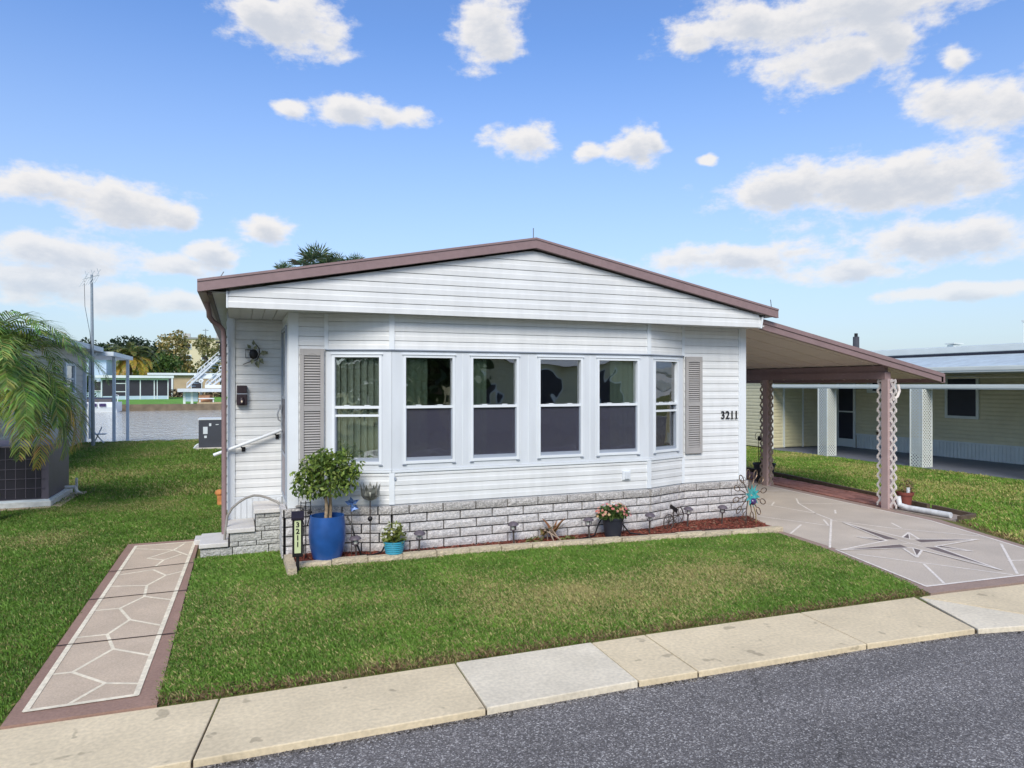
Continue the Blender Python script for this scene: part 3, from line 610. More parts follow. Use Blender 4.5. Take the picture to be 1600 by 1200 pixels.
# bay
WIN = {'front': [(1.734-1.589, 2.306-1.589), (2.532-1.589, 3.107-1.589), (3.393-1.589, 3.969-1.589), (4.204-1.589, 4.784-1.589)], 'left': [(.085, .60)], 'right': [(.115, .60)]}
M_blind = pm('blind_slat', (222, 226, 210), rough=.7, var=.06, scale=4)
M_blindg = pm('green_blind_slat', (186, 200, 170), rough=.7, var=.06, scale=4)
M_rail = pm('grey_sill', (150, 158, 170), rough=.4, var=.05, scale=5)
for key, a, b, n in SEGS:
    d = (Vector(b)-Vector(a)); ln = d.length; d.normalize()
    up = wall_panel('wall', a, b, n, ZH, 2.70); siding(up, (a[0]+d.x*.028, a[1]+d.y*.028), (b[0]-d.x*.028, b[1]-d.y*.028), n, ZH+.012, 2.69)
    lo = wall_panel('wall', a, b, n, -.05, ZS); siding(lo, (a[0]+d.x*.028, a[1]+d.y*.028), (b[0]-d.x*.028, b[1]-d.y*.028), n, ZC+.012, ZS-.03)
    Z0, Z1 = 1.025, 2.215
    c = MB(); e0 = .0
    edges = [0.0]
    for (u0, u1) in WIN[key]: edges += [u0, u1]
    edges.append(ln)
    for i in range(0, len(edges), 2): lbox(c, a, d, n, edges[i], edges[i+1], -.05, .012, ZS, ZH)
    for (u0, u1) in WIN[key]:
        lbox(c, a, d, n, u0, u1, -.05, .012, ZS, Z0); lbox(c, a, d, n, u0, u1, -.05, .012, Z1, ZH)
    cas = c.build('window_casing', M_casing, home)
    t = MB()
    for i in range(0, len(edges), 2):
        m_ = (edges[i]+edges[i+1])/2
        if 0 < i < len(edges)-2:
            lbox(t, a, d, n, m_-.004, m_+.004, .012, .016, ZS+.02, ZH-.02)
            for q in (edges[i]+.035, edges[i+1]-.035): lbox(t, a, d, n, q-.002, q+.002, .012, .015, ZS+.02, ZH-.02)
    if t.v: t.build('casing_seam', M_trim, cas)
    t = MB(); lbox(t, a, d, n, -.004, ln+.004, .0, .034, ZH+.004, ZH+.016); lbox(t, a, d, n, -.002, ln+.002, .0, .022, ZH-.004, ZH+.002); t.build('header_flashing', M_rail, home)
    t = MB(); lbox(t, a, d, n, 0, ln, .0, .026, ZS-.028, ZS-.002); t.build('sill_band', M_trim, home)
    for (u0, u1) in WIN[key]:
        f = MB()
        for (p0, p1, q0, q1) in ((u0-.018, u0+.012, Z0-.02, Z1+.02), (u1-.012, u1+.018, Z0-.02, Z1+.02)): lbox(f, a, d, n, p0, p1, -.045, .024, q0, q1)
        lbox(f, a, d, n, u0+.012, u1-.012, -.045, .024, Z1-.008, Z1+.02); lbox(f, a, d, n, u0+.012, u1-.012, -.045, .026, Z0-.02, Z0+.012)
        lbox(f, a, d, n, u0-.03, u1+.03, .012, .034, Z1+.022, Z1+.030)
        win = f.build('window', M_trim, home)
        zm = 1.645
        s = MB(); lbox(s, a, d, n, u0+.012, u1-.012, -.030, .016, zm-.014, zm+.016)
        if key != 'front': lbox(s, a, d, n, u0+.012, u1-.012, -.03, .006, zm-.105, zm-.08)
        s.build('meeting_rail', M_trim, win)
        s = MB(); lbox(s, a, d, n, u0+.014, u1-.014, -.034, .008, Z0+.012, Z0+.05); s.build('bottom_rail', M_rail, win)
        for q in (u0+.013, u1-.025):
            s = MB(); lbox(s, a, d, n, q, q+.012, -.034, .004, Z0+.05, zm-.014); s.build('screen_stile', M_rail, win)
        s = MB(); lbox(s, a, d, n, u0+.012, u1-.012, -.030, -.026, zm+.016, Z1-.008); s.build('pane', M_glass, win)
        s = MB(); lbox(s, a, d, n, u0+.012, u1-.012, -.044, -.040, Z0+.012, zm-.014); s.build('pane', M_glass, win)
        s = MB(); lbox(s, a, d, n, u0+.026, u1-.026, -.012, -.0105, Z0+.05, zm-.014); (s.build('insect_screen', M_screen, win) if key == 'front' else None)
        for q in (.28, .72):
            s = MB(); uc = u0+(u1-u0)*q; lbox(s, a, d, n, uc-.03, uc+.03, .0, .018, zm+.0165, zm+.026); s.build('latch', M_trim, win)
        for q in (u0-.005, u1+.005):
            s = MB(); lbox(s, a, d, n, q-.022, q+.022, .012, .03, Z0-.034, Z0-.024); s.build('clip', M_rail, win)
    # vertical blinds hanging inside
    full = key != 'front'
    for wi, (u0, u1) in enumerate(WIN[key]):
        spans = [(u0-.02, u1+.02)] if full else ([(u0-.02, u0+(u1-u0)*.42)] if wi == 0 else ([(u0-.02, u0+(u1-u0)*.26)] if wi == 1 else ([(u0+(u1-u0)*.40, u1+.02)] if wi == 3 else [])))
        for (s0, s1) in spans:
            bl = MB(); q = s0; j = 0
            while q < s1:
                ang = R(28); x0 = Vector(a)+d*q+Vector(n)*(-.10)
                dd = d*math.cos(ang)*.085+Vector(n)*math.sin(ang)*.085
                p0, p1 = x0, x0+dd; mid = (p0+p1)/2+Vector(n)*.008
                bl.add([(p0.x,p0.y,.96),(mid.x,mid.y,.96),(p1.x,p1.y,.96),(p0.x,p0.y,2.24),(mid.x,mid.y,2.24),(p1.x,p1.y,2.24)], [(0,1,4,3),(1,2,5,4)])
                q += .075; j += 1
            stuff(bl.build('vertical_blind', M_blind if key == 'left' else M_blindg, home, fix=False))
# trim posts over the siding at the bay corners
for (x, y), n in ((PA, (-.05, -1)), (PB, (-.16, -.98)), (PC, (.16, -.98)), (PD, (.05, -1))):
    nn = Vector(n).normalized(); dd = Vector((-nn.y, nn.x)); w2 = .03
    if (x, y) in (PA, PD): w2 = .022
    for z0, z1 in ((ZC+.01, ZS-.03), (ZH+.017, 2.69)):
        t = MB(); lbox(t, (x-dd.x*w2, y-dd.y*w2), dd, nn, 0, 2*w2, -.03, .024, z0, z1); t.build('corner_trim', M_trim, home)
t = MB(); lbox(t, (PB[0], PB[1]), (1, 0), (0, -1), .02, .045, .02, .034, .83, .86); t.build('faucet_plug', M_rail, home)
# corner posts
t = MB(); t.box(.497, .600, YM-.024, YM+.06, ZC, 2.69); t.build('corner_post', M_trim, home)
t = MB(); t.box(6.575, 6.70, YM-.024, YM+.06, ZC, 2.69); t.box(6.60, 6.675, YM-.03, YM-.022, ZC, 2.69); t.build('corner_post', M_trim, home)
# interior of the front room
t = MB(); t.box(.56, 6.62, 11.0, 11.05, .5, 2.68); t.box(.56, .60, 8.02, 11.0, .5, 2.68); t.box(6.58, 6.62, 8.02, 11.0, .5, 2.68); t.box(.60, 6.58, 7.98, 11.0, .55, .60); t.box(.60, 6.58, 8.02, 11.0, 2.64, 2.68)
t.add([(PA[0], YM, .58), (PB[0], YB+.06, .58), (PC[0], YB+.06, .58), (PD[0], YM, .58)], [(0,1,2,3)])
t.add([(PA[0], YM+.02, 2.66), (PB[0], YB+.06, 2.66), (PC[0], YB+.06, 2.66), (PD[0], YM+.02, 2.66)], [(3,2,1,0)])
t.build('interior', M_intr, home)

# ---- block base
import itertools
def block_mesh(L_, H_, seed, mat, depth=.05):
    r = random.Random(seed); nx, nz = 6, 3; mb = MB(); k = []
    for j in range(nz+1):
        for i in range(nx+1):
            edge = i in (0, nx) or j in (0, nz)
            o = 0 if edge else r.uniform(.0, .006)
            mb.v.append((i/nx*L_, -o-(.0 if edge else .004), j/nz*H_))
    for j in range(nz):
        for i in range(nx):
            q = j*(nx+1)+i; mb.f.append((q, q+1, q+nx+2, q+nx+1))
    m0 = len(mb.v); mb.v += [(0, depth, 0), (L_, depth, 0), (L_, depth, H_), (0, depth, H_)]
    bot = list(range(nx+1)); top = [nz*(nx+1)+i for i in range(nx+1)]; lf = [j*(nx+1) for j in range(nz+1)]; rt = [j*(nx+1)+nx for j in range(nz+1)]
    mb.f.append(tuple(reversed(bot))[:0] + (m0, m0+1) + tuple(reversed(bot))); mb.f.append(tuple(top)+(m0+2, m0+3)); mb.f.append((m0+3, m0)[::-1][:0]+(m0+3, m0)[::1][:0]+tuple(lf)+(m0+3, m0)); mb.f.append(tuple(reversed(rt))+(m0+1, m0+2))
    me = mb.mesh('block', mat)
    import bmesh
    bm = bmesh.new(); bm.from_mesh(me); bmesh.ops.recalc_face_normals(bm, faces=bm.faces); bm.to_mesh(me); bm.free()
    return me
BL = [block_mesh(1, 1, s, M_block) for s in range(7)]; BC = [block_mesh(1, 1, 50+s, M_cap) for s in range(5)]
bi = itertools.count()
def block_run(parent, a, b, n, courses, off, out=.045, unit=.395, cap=False, gap=.016, start=0):
    """courses: list of (z0, z1); blocks laid from a to b in running bond"""
    d = Vector(b)-Vector(a); ln = d.length; d.normalize(); ang = math.atan2(d.y, d.x)
    for ci, (z0, z1) in enumerate(courses):
        u = -((off+ci+start) % 2)*unit/2
        while u < ln-.004:
            u0, u1 = max(u, 0), min(u+unit, ln); u += unit
            if u1-u0 < .03: continue
            me = (BC if cap else BL)[next(bi) % (5 if cap else 7)]
            p = Vector(a)+d*(u0+gap/2)+Vector(n)*out
            o = inst('block', me, parent, (p.x, p.y, z0+gap/2), (0, 0, ang), (u1-u0-gap, 1, z1-z0-gap))
BASE = [('left', (.46, YM), PA, (0, -1)), ('left', PA, PB, SEGS[0][3]), ('front', PB, PC, (0, -1)), ('right', PC, PD, SEGS[2][3]), ('right', PD, (6.71, YM), (0, -1))]
t = MB()
for _, a, b, n in BASE:
    d = (Vector(b)-Vector(a)); ln = d.length; d.normalize(); lbox(t, a, d, n, -.006, ln+.006, -.02, .008, -.1, .535)
t.box(.44, .48, YM-.02, 8.32, -.1, .53)
base = t.build('block_skirting', M_dk, home)
ch = .1035
CO = [(.447-ch*(i+1), .447-ch*i) for i in range(5)]
for i, (_, a, b, n) in enumerate(BASE):
    d = (Vector(b)-Vector(a)).normalized()
    block_run(base, a, b, n, CO, i, start=0)
    block_run(base, (a[0]-d.x*.012, a[1]-d.y*.012), (b[0]+d.x*.012, b[1]+d.y*.012), n, [(.447, .548)], 1, out=.062, cap=True)
# pier face towards the steps
for i, (z0, z1) in enumerate(CO+[(.447, .548)]):
    inst('block', BL[i % 7], base, (.425, 8.29, z0+.006), (0, 0, -math.pi/2), (.36, 1, z1-z0-.011))

# ---- gable box
GX0, GX1, GY, GZ = -.115, 6.62, 7.55, 2.68
RM = .193; PKX, PKB, PKT = 3.247, 3.492, 3.628
def roofz(x): return PKB-abs(x-PKX)*RM
t = MB(); t.v += [(GX0, GY+.005, GZ+.004), (GX1-.02, GY+.005, GZ+.004), (GX1-.02, GY+.005, roofz(GX1)), (PKX, GY+.005, PKB), (GX0, GY+.005, roofz(GX0))]
t.v += [(x, GY+.06, z) for x, y, z in t.v]; t.f += [(0,1,2,3,4), (9,8,7,6,5), (0,5,6,1), (1,6,7,2), (2,7,8,3), (3,8,9,4), (4,9,5,0)]
gable = t.build('gable_wall', M_white, home)
h = .1146; z = GZ
while z < PKB-.03:
    zt = min(z+h-.006, PKB-.004)
    def ext(zz): 
        hw = (PKB-zz)/RM; return max(GX0, PKX-hw), min(GX1, PKX+hw)
    t = MB(); pr = [(.0, z), (.0155, z), (.0160, z+(zt-z)*.50), (.0120, z+(zt-z)*.60), (.0090, zt), (0, zt)]
    for side in (0, 1):
        for (o, zz) in pr: t.v.append((ext(zz)[side], GY-o, zz))
    nn = len(pr)
    for i in range(nn): t.f.append((i, nn+i, nn+(i+1) % nn, (i+1) % nn))
    t.f += [tuple(range(nn)), tuple(range(2*nn-1, nn-1, -1))]
    t.build('siding_board', M_white, gable); z += h
t = MB(); t.box(GX0-.012, GX0+.002, GY-.022, GY+.05, GZ-.004, roofz(GX0)); t.build('end_trim', M_trim, gable)
t = MB(); t.bar((GX1-.005, GY-.008, GZ-.012), (GX1+.02, GY-.008, roofz(GX1)-.02), .05, .022, (1, 0, 0)); t.build('end_trim', M_trim, gable)
M_soff = pm('soffit', (196, 198, 196), rough=.6, var=.05, scale=4)
t = MB(); t.box(.49, 6.70, 7.56, 7.98, GZ+.012, GZ+.03); t.build('soffit', M_soff, home)
for i in range(5):
    t = MB(); t.box(-.118+i*.122+.004, -.118+(i+1)*.122-.004, 7.565, 8.9, GZ+.008, GZ+.02); t.build('soffit_panel', M_soff, home)
t = MB(); t.box(-.12, .50, 7.56, 8.92, GZ+.022, GZ+.035); t.box(-.13, .50, 8.896, 8.90, GZ-.01, GZ+.02); t.build('soffit_backing', M_soff, home)
# ---- roof
EX0, EX1, ET = -.39, 6.86, 2.935
YR, YE = 7.49, 24.0
def slope_poly(y0, y1, lo, hi, xin=0):
    t = MB()
    P = [(EX0+xin, ET+lo+RM*xin), (PKX, PKT+lo), (EX1-xin, ET-.004+lo+RM*xin), (EX1-xin, ET-.004+hi+RM*xin), (PKX, PKT+hi), (EX0+xin, ET+hi+RM*xin)]
    t.v += [(x, y0, z) for x, z in P] + [(x, y1, z) for x, z in P]
    t.f += [(0,1,4,5), (1,2,3,4), (10,7,6,11), (9,8,7,10)] + [(i, 6+i, 6+(i+1) % 6, (i+1) % 6) for i in range(6)]
    return t
roof = slope_poly(YR+.02, YE, -.10, -.012).build('roof', pm('roof_pan', (196, 194, 192), rough=.5, var=.08, scale=1), home)
slope_poly(YR-.025, YR+.05, -.112, .0).build('roof_fascia', M_mauve, roof)
slope_poly(YR-.034, YR+.02, -.020, .004).build('drip_edge', M_mauve, roof)
slope_poly(YR-.030, YR+.02, -.118, -.106).build('fascia_lip', M_mauve, roof)
# eave on the left side: gutter, soffit
t = MB(); t.prof((EX0, YR+.05), (EX0, YE), (1, 0), [(0, ET-.115), (.08, ET-.115), (.10, ET-.02), (.09, ET-.02), (.075, ET-.10), (.012, ET-.10), (.012, ET-.01), (0, ET-.01)]); t.build('gutter', M_mauve, home)
t = MB(); t.box(EX0+.10, -.115, YR+.10, YE, 2.825, 2.84); t.build('eave_soffit', M_soff, home)
t = MB(); t.box(-.30, -.26, YR+.06, YE, 2.80, 2.826); t.build('eave_strip', pm('brown_strip', (92, 78, 72), var=.1), home)
t = MB(); t.box(6.72, 6.84, YR+.06, YE, 2.83, 2.85); t.build('eave_soffit', M_soff, home)
ds = MB(); ds.tube([(-.345, 8.45, 2.84), (-.34, 8.5, 2.80), (-.325, 8.55, 2.74), (-.325, 8.62, 2.68), (-.29, 8.68, 2.63), (-.225, 8.73, 2.59), (-.182, 8.75, 2.54), (-.172, 8.75, 2.44), (-.170, 8.75, 1.2), (-.170, 8.75, .10), (-.19, 8.70, .04), (-.25, 8.62, .015)], .029, 10)
ds.build('downspout', M_mauve, home, smooth=True)
for (x, z0, z1, dx) in ((PKX, 3.62, 3.76, .0), (EX1-.04, 2.93, 3.07, -.02), (-.20, 2.95, 3.04, .05)):
    t = MB(); t.tube([(x, YR+.06, z0), (x+dx, YR+.06, z1)], .0055, 6); t.build('roof_spike', pm('spike_grey', (110, 112, 118), rough=.4, metal=.5), home)
# ---- entry recess
entry = wall_panel('entry_wall', (-.13, 8.9), (.50, 8.9), (0, -1), .0, 2.70)
siding(entry, (-.055, 8.9), (.488, 8.9), (0, -1), .56, 2.68)
t = MB(); t.box(-.135, -.055, 8.865, 8.96, .0, 2.69); t.box(-.118, -.075, 8.858, 8.866, .0, 2.69); t.build('corner_post', M_trim, home)
t = MB()
for i in range(8): t.box(-.05+i*.066, .012+i*.066, 8.876, 8.90, .0, .55)
t.box(-.055, .49, 8.872, 8.90, .535, .556); stuff(t.build('skirting_panel', M_casing, home))
t = MB(); t.box(.488, .54, 7.97, 8.02, .3, 2.69); t.box(.488, .54, 8.84, 8.9, .3, 2.69); t.box(.488, .54, 8.02, 8.84, 2.555, 2.69); t.box(.488, .54, 8.02, 8.84, .0, .60); dwall = t.build('door_wall', M_white, home)
M_doorm = pm('door_mauve', (150, 140, 142), rough=.5, var=.04, scale=4)
t = MB(); t.box(.468, .50, 8.02, 8.06, .60, 2.555); t.box(.468, .50, 8.80, 8.84, .60, 2.555); t.box(.468, .50, 8.06, 8.80, 2.515, 2.555); t.box(.468, .50, 8.06, 8.80, .60, .63)
t.box(.472, .498, 8.06, 8.80, 1.735, 1.765); t.box(.472, .498, 8.06, 8.80, 1.08, 1.11)
door = t.build('storm_door', M_rail, home)
t = MB(); t.box(.478, .494, 8.06, 8.80, .63, 1.08); t.build('kick_panel', M_doorm, door)
t = MB(); t.box(.480, .492, 8.06, 8.80, 1.11, 1.735); t.build('dark_panel', pm('door_dark', (74, 66, 76), rough=.4, var=.08), door)
t = MB(); t.box(.482, .488, 8.06, 8.80, 1.765, 2.515); t.build('pane', M_glass, door)
t = MB(); t.box(.50, .53, 8.03, 8.83, .60, 2.55); t.build('inner_door', pm('inner_door', (196, 196, 192), rough=.5), door)
t = MB(); t.tube([(.46, 8.74, 1.46), (.43, 8.74, 1.48), (.42, 8.74, 1.54), (.435, 8.74, 1.60), (.46, 8.74, 1.61)], .009, 6); t.box(.44, .47, 8.72, 8.76, 1.60, 1.66); t.build('handle', pm('door_handle', (190, 192, 196), rough=.3, metal=.6), door, smooth=True)
t = MB(); t.box(.476, .49, 8.04, 8.82, 2.57, 2.58); t.box(.476, .49, 8.04, 8.82, 2.66, 2.67); t.build('transom_trim', M_trim, dwall)
# side and back walls (joined lap siding, seen only edge-on)
def lap_mesh(a, b, n, z0, z1, h):
    t = MB(); z = z0
    while z < z1-.01:
        zt = min(z+h, z1); t.prof(a, b, n, [(-.04, z), (.016, z), (.016, z+(zt-z)*.6), (.004, zt-.004), (-.04, zt-.004)]); z += h
    return t
stuff(lap_mesh((-.13, 24), (-.13, 8.96), (-1, 0), .4, 2.80, .1045).build('side_siding', M_white, home))
stuff(lap_mesh((6.66, 7.98), (6.66, 24), (1, 0), .4, 2.80, .1045).build('side_siding', M_white, home))
t = MB(); t.box(-.1, 6.66, 23.95, 24, .0, 3.0); t.box(-.12, -.06, 8.96, 24, 0, .4); t.box(6.62, 6.68, 8.0, 24, 0, .4); t.v += [(-.1, 23.96, 2.9), (6.66, 23.96, 2.9), (PKX, 23.96, PKB)]; k = len(t.v); t.f.append((k-3, k-2, k-1)); t.build('rear_wall', M_white, home)

# ---- shutters
def shutter(x0, x1, z0, z1, label):
    y = YM-.05; t = MB()
    s = .042
    t.box(x0, x0+s, y, y+.03, z0, z1); t.box(x1-s, x1, y, y+.03, z0, z1)
    zm = z0+(z1-z0)*.51
    for a, b in ((z0, z0+.085), (zm-.03, zm+.03), (z1-.075, z1)): t.box(x0+s, x1-s, y, y+.03, a, b)
    t.box(x0+s, x1-s, y+.024, y+.03, z0+.08, z1-.07)
    sh = t.build('shutter', M_taupe, home, bevel=.004)
    if label: sh['label'] = label
    l = MB(); 
    for a, b in ((z0+.085, zm-.03), (zm+.03, z1-.075)):
        nsl = int(round((b-a)/.029)); st = (b-a)/nsl
        for i in range(nsl):
            zc = a+(i+.5)*st; l.obox(((x0+x1)/2, y+.016, zc), (x1-x0-2*s-.002, .026, .007), Matrix.Rotation(R(48), 3, 'X'))
    stuff(l.build('louver', M_taupe, sh))
    l = MB(); xm = (x0+x1)/2; w2 = (x1-x0)/2-s
    l.tube([(xm-w2*.6, y-.001, z1-.073), (xm-w2*.3, y-.001, z1-.058), (xm, y-.001, z1-.052), (xm+w2*.3, y-.001, z1-.058), (xm+w2*.6, y-.001, z1-.073)], .003, 5); l.build('arch_bead', M_taupe, sh)
    for (xx, zz) in ((x0+.012, zm), (x1-.012, zm), (x0+.012, z1-.06), (x1-.012, z1-.06)):
        l = MB(); l.ell((xx, y, zz), (.007, .004, .007), 8, 4); l.build('screw', M_taupe, sh)
shutter(.615, .872, .95, 2.295, None); shutter(5.668, 5.935, .955, 2.283, None)
# ---- house number, outlet
def digit_mesh(c, h_, depth, bold, serif=0, wide=1.0):
    me = text_mesh(c, h_/.70, depth, bold); xs = [v.co.x for v in me.vertices]; ys = [v.co.y for v in me.vertices]; cx = (min(xs)+max(xs))/2; y0 = min(ys); k = h_/(max(ys)-y0)
    for v in me.vertices: v.co.x = (v.co.x-cx)*wide; v.co.y = (v.co.y-y0)*k
    if c == '1' and serif:
        import bmesh
        x1 = max(v.co.x for v in me.vertices); w_ = h_*.085; xc = x1-w_
        bm = bmesh.new(); bm.from_mesh(me); M_ = Matrix.Translation((xc, h_*.025, 0)) @ Matrix.Diagonal((h_*.46, h_*.06, depth*2.2, 1)); bmesh.ops.create_cube(bm, size=1, matrix=M_); bm.to_mesh(me); bm.free()
        for v in me.vertices: v.co.x -= xc*.8
    me.materials.append(M_black); return me
for c, x in zip('3211', (6.298, 6.378, 6.455, 6.528)):
    inst('house_number', digit_mesh(c, .112, .005, .012, 1, .9), home, (x, YM-.024, 1.418), (R(90), 0, 0))
t = MB(); t.box(4.545, 4.665, YB-.036, YB-.01, .68, .80); ob = t.build('outlet_box', M_trim, home, bevel=.006)
t = MB(); t.box(4.575, 4.635, YB-.055, YB-.036, .695, .785); t.build('outlet_cover', M_casing, ob, bevel=.004)
# ================================================================== ENTRY STEPS
M_step = pm('step_concrete', (206, 203, 198), rough=.85, var=.06, scale=5, bump=.2, bscale=160, sc2=(50, .05))
M_stepb = pm('step_block', (176, 176, 172), rough=.95, var=.16, scale=40, bump=1, bscale=45, rand=.07, sc2=(90, .14), col2=(200, 199, 194))
SB = [block_mesh(1, 1, 90+s, M_stepb) for s in range(5)]
steps = wthing('entry_steps', 'three concrete steps of grey block rising to the side door', 'steps', (.02, 8.58, 0))
t = MB(); t.box(-.385, .43, 8.31, 8.86, -.05, .10); t.box(-.11, .43, 8.31, 8.86, .10, .245); t.box(.17, .43, 8.31, 8.86, .245, .445); core = t.build('core', M_dk, steps)
for (x0, x1, z) in ((-.415, -.118, .105), (-.135, .16, .25), (.145, .445, .45)):
    o = MB().box(x0, x1, 8.262, 8.862, z, z+.05).build('tread', M_step, steps, bevel=.008)
rows = [(0., .092, -.405, .435, [.0, .33, .71]), (.095, .148, -.105, .435, [0, .09, .28]), (.150, .245, -.105, .435, [0, .335]), (.250, .30, .165, .435, [0, .1]), (.302, .395, .165, .435, [0]), (.398, .445, .165, .435, [0, .1])]
i = 0
for z0, z1, x0, x1, cuts in rows:
    cs = [x0+c for c in cuts]+[x1]
    for a, b in zip(cs, cs[1:]):
        inst('block', SB[i % 5], core, (a+.004, 8.295, z0+.003), (0, 0, 0), (b-a-.009, .7, z1-z0-.005)); i += 1
inst('block', SB[2], core, (-.40, 8.85, .003), (0, 0, -math.pi/2), (.55, .7, .088))
# handrail pipe on the entry wall
rail = wthing('handrail', 'sloping white pipe handrail on black brackets beside the entry door', 'handrail', (.1, 8.87, 1.2))
t = MB(); t.tube([(-.285, 8.80, 1.075), (.1, 8.80, 1.215), (.47, 8.80, 1.352)], .019, 10); t.build('pipe', M_trim, rail, smooth=True)
for x in (.012, .395):
    z = 1.075+(x+.285)*.367
    t = MB(); t.tube([(x, 8.80, z-.015), (x+.02, 8.83, z-.05), (x+.03, 8.875, z-.055)], .009, 6); t.box(x+.01, x+.05, 8.868, 8.882, z-.085, z-.03); t.build('bracket', M_black, rail)
hose = MB(); hose.tube([(-.17, 8.42, .02), (-.155, 8.41, .20), (-.13, 8.4, .42), (-.085, 8.4, .505), (-.01, 8.4, .57), (.07, 8.4, .618), (.152, 8.4, .638), (.22, 8.4, .63), (.3, 8.39, .602), (.394, 8.37, .555), (.45, 8.3, .515), (.475, 8.15, .525), (.52, 8.02, .53), (.60, 7.90, .57), (.66, 7.86, .565)], .014, 8)
tag(hose.build('grey_hose', pm('hose_grey', (142, 138, 132), rough=.55, var=.1, scale=12), smooth=True), 'grey hose arching over the entry steps', 'hose')
# mailbox
mb_ = wthing('mailbox', 'dark brown wall mailbox with small bright light in cream colour beside the door', 'mailbox', (.023, 8.86, 1.65))
M_mail = pm('mailbox_brown', (52, 40, 46), rough=.45, var=.1, scale=10)
t = MB(); t.box(-.036, .082, 8.80, 8.876, 1.655, 1.785); t.build('body', M_mail, mb_, bevel=.008)
t = MB(); t.box(-.032, .080, 8.812, 8.876, 1.798, 1.89); t.build('upper_body', M_mail, mb_, bevel=.006)
t = MB(); t.box(-.038, .084, 8.806, 8.876, 1.786, 1.796); t.build('lid_edge', M_rail, mb_)
t = MB(); t.lathe([(.0, 0), (.03, 0), (.03, .05), (.018, .07), (0, .075)], (.023, 8.798, 1.675), 12); t.build('emblem', M_mail, mb_, smooth=True)
t = MB(); t.ell((.023, 8.768, 1.70), (.010, .006, .014), 8, 6); t.build('light_spot', pm('cream_light_spot', (232, 214, 190), rough=.3), mb_, smooth=True)  # bright light on the box given as plain cream colour
# metal flower and lantern wall art
art = wthing('wall_ornament', 'black lantern with green metal leaves hung on the entry wall', 'wall ornament', (.18, 8.86, 2.27))
M_leafm = pm('leaf_metal', (96, 104, 82), rough=.5, var=.3, scale=30, col2=(150, 150, 118))
cx, cy, cz = .165, 8.86, 2.27
t = MB()
for dx in (-.052, .0): 
    t.box(cx+dx-.05, cx+dx-.044, cy-.03, cy-.024, cz-.05, cz+.045)
t.box(cx-.105, cx-.04, cy-.034, cy-.004, cz+.04, cz+.05); t.box(cx-.1, cx-.045, cy-.034, cy-.004, cz-.055, cz-.048); t.build('lantern_frame', M_black, art)
t = MB(); t.ell((cx-.01, cy-.02, cz-.005), (.05, .02, .06), 12, 8); t.build('dark_bloom', M_black, art, smooth=True)
t = MB(); t.tube([(cx-.13, cy, cz-.13), (cx-.06, cy-.01, cz-.10), (cx+.03, cy-.01, cz-.07), (cx+.06, cy-.01, cz-.0), (cx+.05, cy-.01, cz+.07), (cx+.01, cy-.01, cz+.12)], .005, 6); t.build('stem', M_black, art)
def leaf(mb, c, d, l, w_, n=(0, -1, 0)):
    c, d, n = Vector(c), Vector(d).normalized(), Vector(n); s = d.cross(n).normalized()
    P = [c, c+d*l*.35+s*w_*.5+n*w_*.12, c+d*l, c+d*l*.35-s*w_*.5+n*w_*.12, c+d*l*.45]
    mb.add(P, [(0,1,4), (1,2,4), (2,3,4), (3,0,4)])
for (p, d, l, w2) in [((cx-.01,cy-.02,cz+.10),(0,0,1),.07,.045),((cx-.04,cy-.02,cz+.06),(-.6,0,.7),.07,.05),((cx+.06,cy-.02,cz+.0),(1,0,.3),.10,.06),((cx+.09,cy-.02,cz+.02),(1,0,-.2),.07,.05),((cx+.05,cy-.03,cz-.05),(.6,0,-.8),.09,.06),((cx+.02,cy-.03,cz-.08),(.3,0,-1),.10,.06),((cx-.02,cy-.03,cz-.06),(-.2,0,-1),.07,.05),((cx,cy-.035,cz+.05),(.4,0,.8),.06,.05)]:
    t = MB(); leaf(t, p, d, l, w2); t.build('metal_leaf', M_leafm, art, fix=False)

# ================================================================== FLOWER BED
M_edgestone = pm('edging_stone', (188, 176, 152), rough=.95, var=.15, scale=25, bump=.8, bscale=60, rand=.08, sc2=(70, .12), col2=(206, 190, 162))
BEDF = [(.52,7.44),(1.6,7.42),(3.1,7.36),(4.8,7.19),(6.30,7.03),(6.50,7.02)]
bedpoly = [(.50,7.46)]+[(x, y+.05) for x, y in BEDF[1:5]]+[(6.45,7.08),(6.72,7.9),(5.64,7.9),(4.95,7.67),(1.59,7.67),(.9,7.9),(.46,7.9)]
bed = struct(MB().poly(bedpoly, -.05, .03).build('flower_bed', pm('mulch_base', (78, 46, 36), rough=.95, var=.3, scale=25, bump=.8, bscale=60)))
def along(tab, s):
    for a, b in zip(tab, tab[1:]):
        l = math.dist(a, b)
        if s <= l: return (a[0]+(b[0]-a[0])*s/l, a[1]+(b[1]-a[1])*s/l)
        s -= l
    return tab[-1]
tot = sum(math.dist(a, b) for a, b in zip(BEDF, BEDF[1:]))
ES = [block_mesh(1, 1, 130+s, M_edgestone, .09) for s in range(5)]
ns = 16; us = tot/ns
for i in range(ns):
    a, b = along(BEDF, i*us+.004), along(BEDF, (i+1)*us-.004); d = Vector(b)-Vector(a)
    inst('edging_stone', ES[i % 5], bed, (a[0], a[1]-.025+random.uniform(-.006, .006), -.01), (0, 0, math.atan2(d.y, d.x)+random.uniform(-.012, .012)), (d.length, 1, .075+random.uniform(-.006, .006)))
for i in range(2):
    inst('edging_stone', ES[i], bed, (.44, 7.82-i*.32, -.01), (0, 0, -math.pi/2), (.31, 1, .08))
M_chip = attr_mat('mulch_chips', .9, 0)
